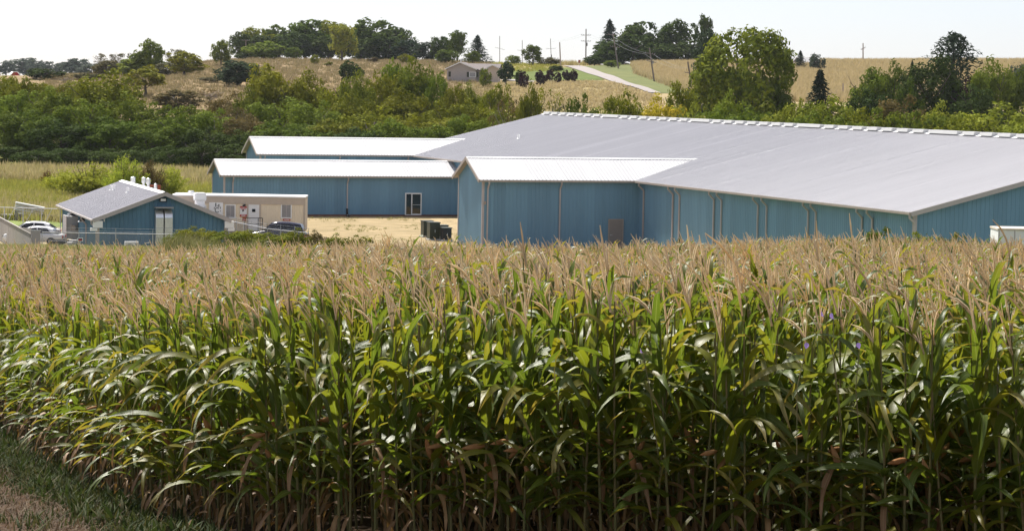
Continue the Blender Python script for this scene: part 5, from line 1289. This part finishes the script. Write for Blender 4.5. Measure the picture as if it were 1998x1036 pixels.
grass_mat('g_meadow', [(0.259, 0.299, 0.054), (0.389, 0.378, 0.068), (0.518, 0.457, 0.108), (0.324, 0.362, 0.068)])
grass_mat('g_weed', [(.19, .19, .05), (.26, .235, .08), (.15, .165, .04), (.30, .27, .11)])
grass_mat('g_dry', [(0.312, 0.24, 0.12), (0.396, 0.312, 0.18), (0.288, 0.24, 0.108), (0.228, 0.204, 0.084)])
grass_mat('g_green', [(.03, .055, .012), (.06, .085, .018), (.10, .09, .03)])
grass_mat('g_bank', [(0.23, 0.27, 0.068), (0.405, 0.351, 0.149), (0.297, 0.338, 0.081), (0.513, 0.419, 0.203)])
grass_mat('g_corn', [(0.527, 0.419, 0.217), (0.372, 0.357, 0.109), (0.62, 0.496, 0.295), (0.465, 0.419, 0.139)])
grass_mat('g_hill', [(.58, .46, .25), (.50, .41, .19), (.62, .50, .30), (.54, .44, .22)])
grass_mat('g_straw', [(.13, .085, .045), (.085, .05, .026), (.20, .14, .075)])
def regio(n0, yr, poly=None, cond=None, xr=(-.285, .285)):
    """random ground points, even per area, optionally inside a photo-space outline"""
    n = int(n0*1.33) if xr[1] > .2 else n0
    Y = np.sqrt(rng.uniform(yr[0]**2, yr[1]**2, n)); X = rng.uniform(xr[0], xr[1], n)*Y; Z = terrain(X, Y)
    q = np.stack([X, Y*math.cos(PH)-(Z-ZC)*math.sin(PH), Y*math.sin(PH)+(Z-ZC)*math.cos(PH)], 1); a, b = FPX*q[:, 0]/q[:, 1], -FPX*q[:, 2]/q[:, 1]
    px, py = 999+a*math.cos(RO)-b*math.sin(RO), 518+a*math.sin(RO)+b*math.cos(RO)
    ok = np.ones(n, bool)
    if poly is not None: ok &= in_poly(px, py, poly)
    if cond is not None: ok &= cond(X, Y, px, py)
    return np.column_stack([X, Y, Z])[ok]
def lay(name, P, protos, label, cat, s0, s1):
    n = len(P); rot = np.stack([rng.normal(0, .08, n), rng.normal(0, .08, n), rng.uniform(0, 6.28, n)], 1); return scatter(name, P, rot, rng.uniform(s0, s1, n), protos, label, cat)
tm_ = [tuft(i, 22, 1.0, .035, .30, 'g_meadow') for i in range(4)]; td_ = [tuft(10+i, 20, .8, .05, .45, 'g_dry') for i in range(3)]; tb_ = [tuft(20+i, 18, .35, .016, .14, 'g_bank', .7) for i in range(4)]
tg_ = [tuft(30+i, 16, .16, .010, .07, 'g_green', .9) for i in range(4)]; ts_ = [tuft(40+i, 10, .10, .006, .09, 'g_straw', 2.2) for i in range(3)]; tc_ = [tuft(50+i, 14, 2.2, .09, .35, 'g_corn', .35) for i in range(4)]; tw_ = [tuft(60+i, 14, .30, .028, .07, 'g_green', .8) for i in range(3)]
free = lambda X, Y, px, py: ~((Y < 216) & (np.abs(X+27) < 8)) & ~((X > -40) & (Y < 232) & (Y > 186))
lay('meadow_grass', regio(26000, (226, 304), cond=lambda X, Y, px, py: (px < 440) & ~((Y < 252) & (px < 130) & (rng.random(len(X)) < .9))), tm_, 'tall yellow green grass of the left meadow', 'grass', .6, 1.35)
lay('meadow_tall_tan', regio(9000, (226, 304), cond=lambda X, Y, px, py: (px < 440) & (np.sin(X*.13+1)+np.sin(Y*.09+X*.05) > .55)), [tuft(95+i, 26, 1.1, .03, .4, 'g_corn') for i in range(3)], 'patches of pale seeding grass in the left meadow', 'grass', .7, 1.3)
lay('far_corn_strip', regio(9000, (304, 341), cond=lambda X, Y, px, py: px < 470), tc_, 'strip of drying corn in front of the left tree line', 'corn', .75, 1.0)
lay('bank_grass', regio(60000, (119, 187), cond=lambda X, Y, px, py: (px < 760)), tb_, 'mown tan and green grass on the bank before the fence', 'grass', .6, 1.5)
lay('bank_weeds', regio(9000, (160, 184), cond=lambda X, Y, px, py: (px > 325) & (px < 900) & (rng.random(len(X)) < .55)), [tuft(120+i, 26, 1.7, .03, .35, 'g_weed', .7) for i in range(4)], 'tall tangled weeds between the corn and the yard', 'weeds', .35, 1.05)
lay('yard_straw', regio(7000, (188, 246), cond=lambda X, Y, px, py: (px > 600) & (px < 895) & (np.sin(X*.9+Y*.2)+np.sin(Y*.35-X*.3) > .2)), tb_, 'dry straw and grass tufts scattered over the dirt yard', 'straw', .25, .8)
lay('slope_weeds', regio(9000, (112, 150), cond=lambda X, Y, px, py: px >= 760), tm_, 'tangled weeds on the slope behind the corn', 'grass', .6, 1.1)
lay('hill_meadow_grass', regio(16000, (520, 905), cond=lambda X, Y, px, py: (px < 960) & (px > 90)), td_, 'dry brown grass on the hill meadow', 'grass', .8, 1.6)
lay('hill_bean_field', regio(14000, (480, 700), poly=[(930, 166), (1000, 162), (1180, 158), (1270, 184), (1300, 215), (930, 215)]), [tuft(70+i, 16, .7, .12, .5, 'g_hill', .6) for i in range(3)], 'pale tan bean field below the house', 'crop', .8, 1.3)
lay('hill_cornfield', regio(60000, (500, 905), poly=[(1232, 129), (1245, 126), (1540, 122), (1998, 118), (2400, 118), (2400, 200), (1400, 200), (1300, 168), (1240, 146)]), [tuft(90+i, 14, 2.2, .09, .35, 'g_hill', .35) for i in range(4)], 'ripe tan cornfield on the right hand hill', 'corn', .85, 1.05)
lay('crest_corn', regio(2500, (890, 960), cond=lambda X, Y, px, py: (px > 1092) & (px < 1170)), tc_, 'strip of corn on the crest behind the road', 'corn', .9, 1.1)
lay('crest_grass', regio(5000, (780, 900), cond=lambda X, Y, px, py: (px > 960) & (px < 1092) & (py < 142)), [tuft(80+i, 20, .8, .05, .45, 'g_meadow') for i in range(3)], 'rough grass bank above the house lawn', 'grass', .8, 1.6)
fg = lambda X, Y, px, py: (Y < edge_y(X)+.3) & (px < 420)
lay('field_edge_grass', regio(70000, (20, 60), cond=lambda X, Y, px, py: fg(X, Y, px, py) & (rng.random(len(X)) < np.clip(1.1-(edge_y(X)-Y)/3.5, .05, 1)*.16), xr=(-.24, -.02)), tg_, 'short green grass along the corn field edge', 'grass', .6, 1.6)
lay('field_edge_weeds', regio(2600, (20, 60), cond=lambda X, Y, px, py: fg(X, Y, px, py) & (edge_y(X)-Y < 2.2), xr=(-.24, -.02)), tw_, 'broad leaved weeds under the first corn stalks', 'weeds', .5, 1.2)
lay('straw_litter', regio(9000, (20, 60), cond=fg, xr=(-.24, -.02)), ts_, 'dry straw litter on the bare soil strip', 'straw', .6, 1.6)

# ================================================================== hazy air
hz = bpy.data.materials.new('hazy_air'); hz.use_nodes = True; N, L = hz.node_tree.nodes, hz.node_tree.links; N.remove(N['Principled BSDF'])
pv_ = N.new('ShaderNodeVolumePrincipled'); pv_.inputs['Density'].default_value = .000028; pv_.inputs['Color'].default_value = (.86, .92, 1.0, 1); pv_.inputs['Anisotropy'].default_value = .3
L.new(pv_.outputs[0], N['Material Output'].inputs['Volume']); MATS['hazy_air'] = hz
HAZE = MB().box(-5000, 5000, -120, 4060, -30, 60).build('haze', ['hazy_air']); stuff(HAZE, 'thin pale haze in the air over the fields', 'haze')
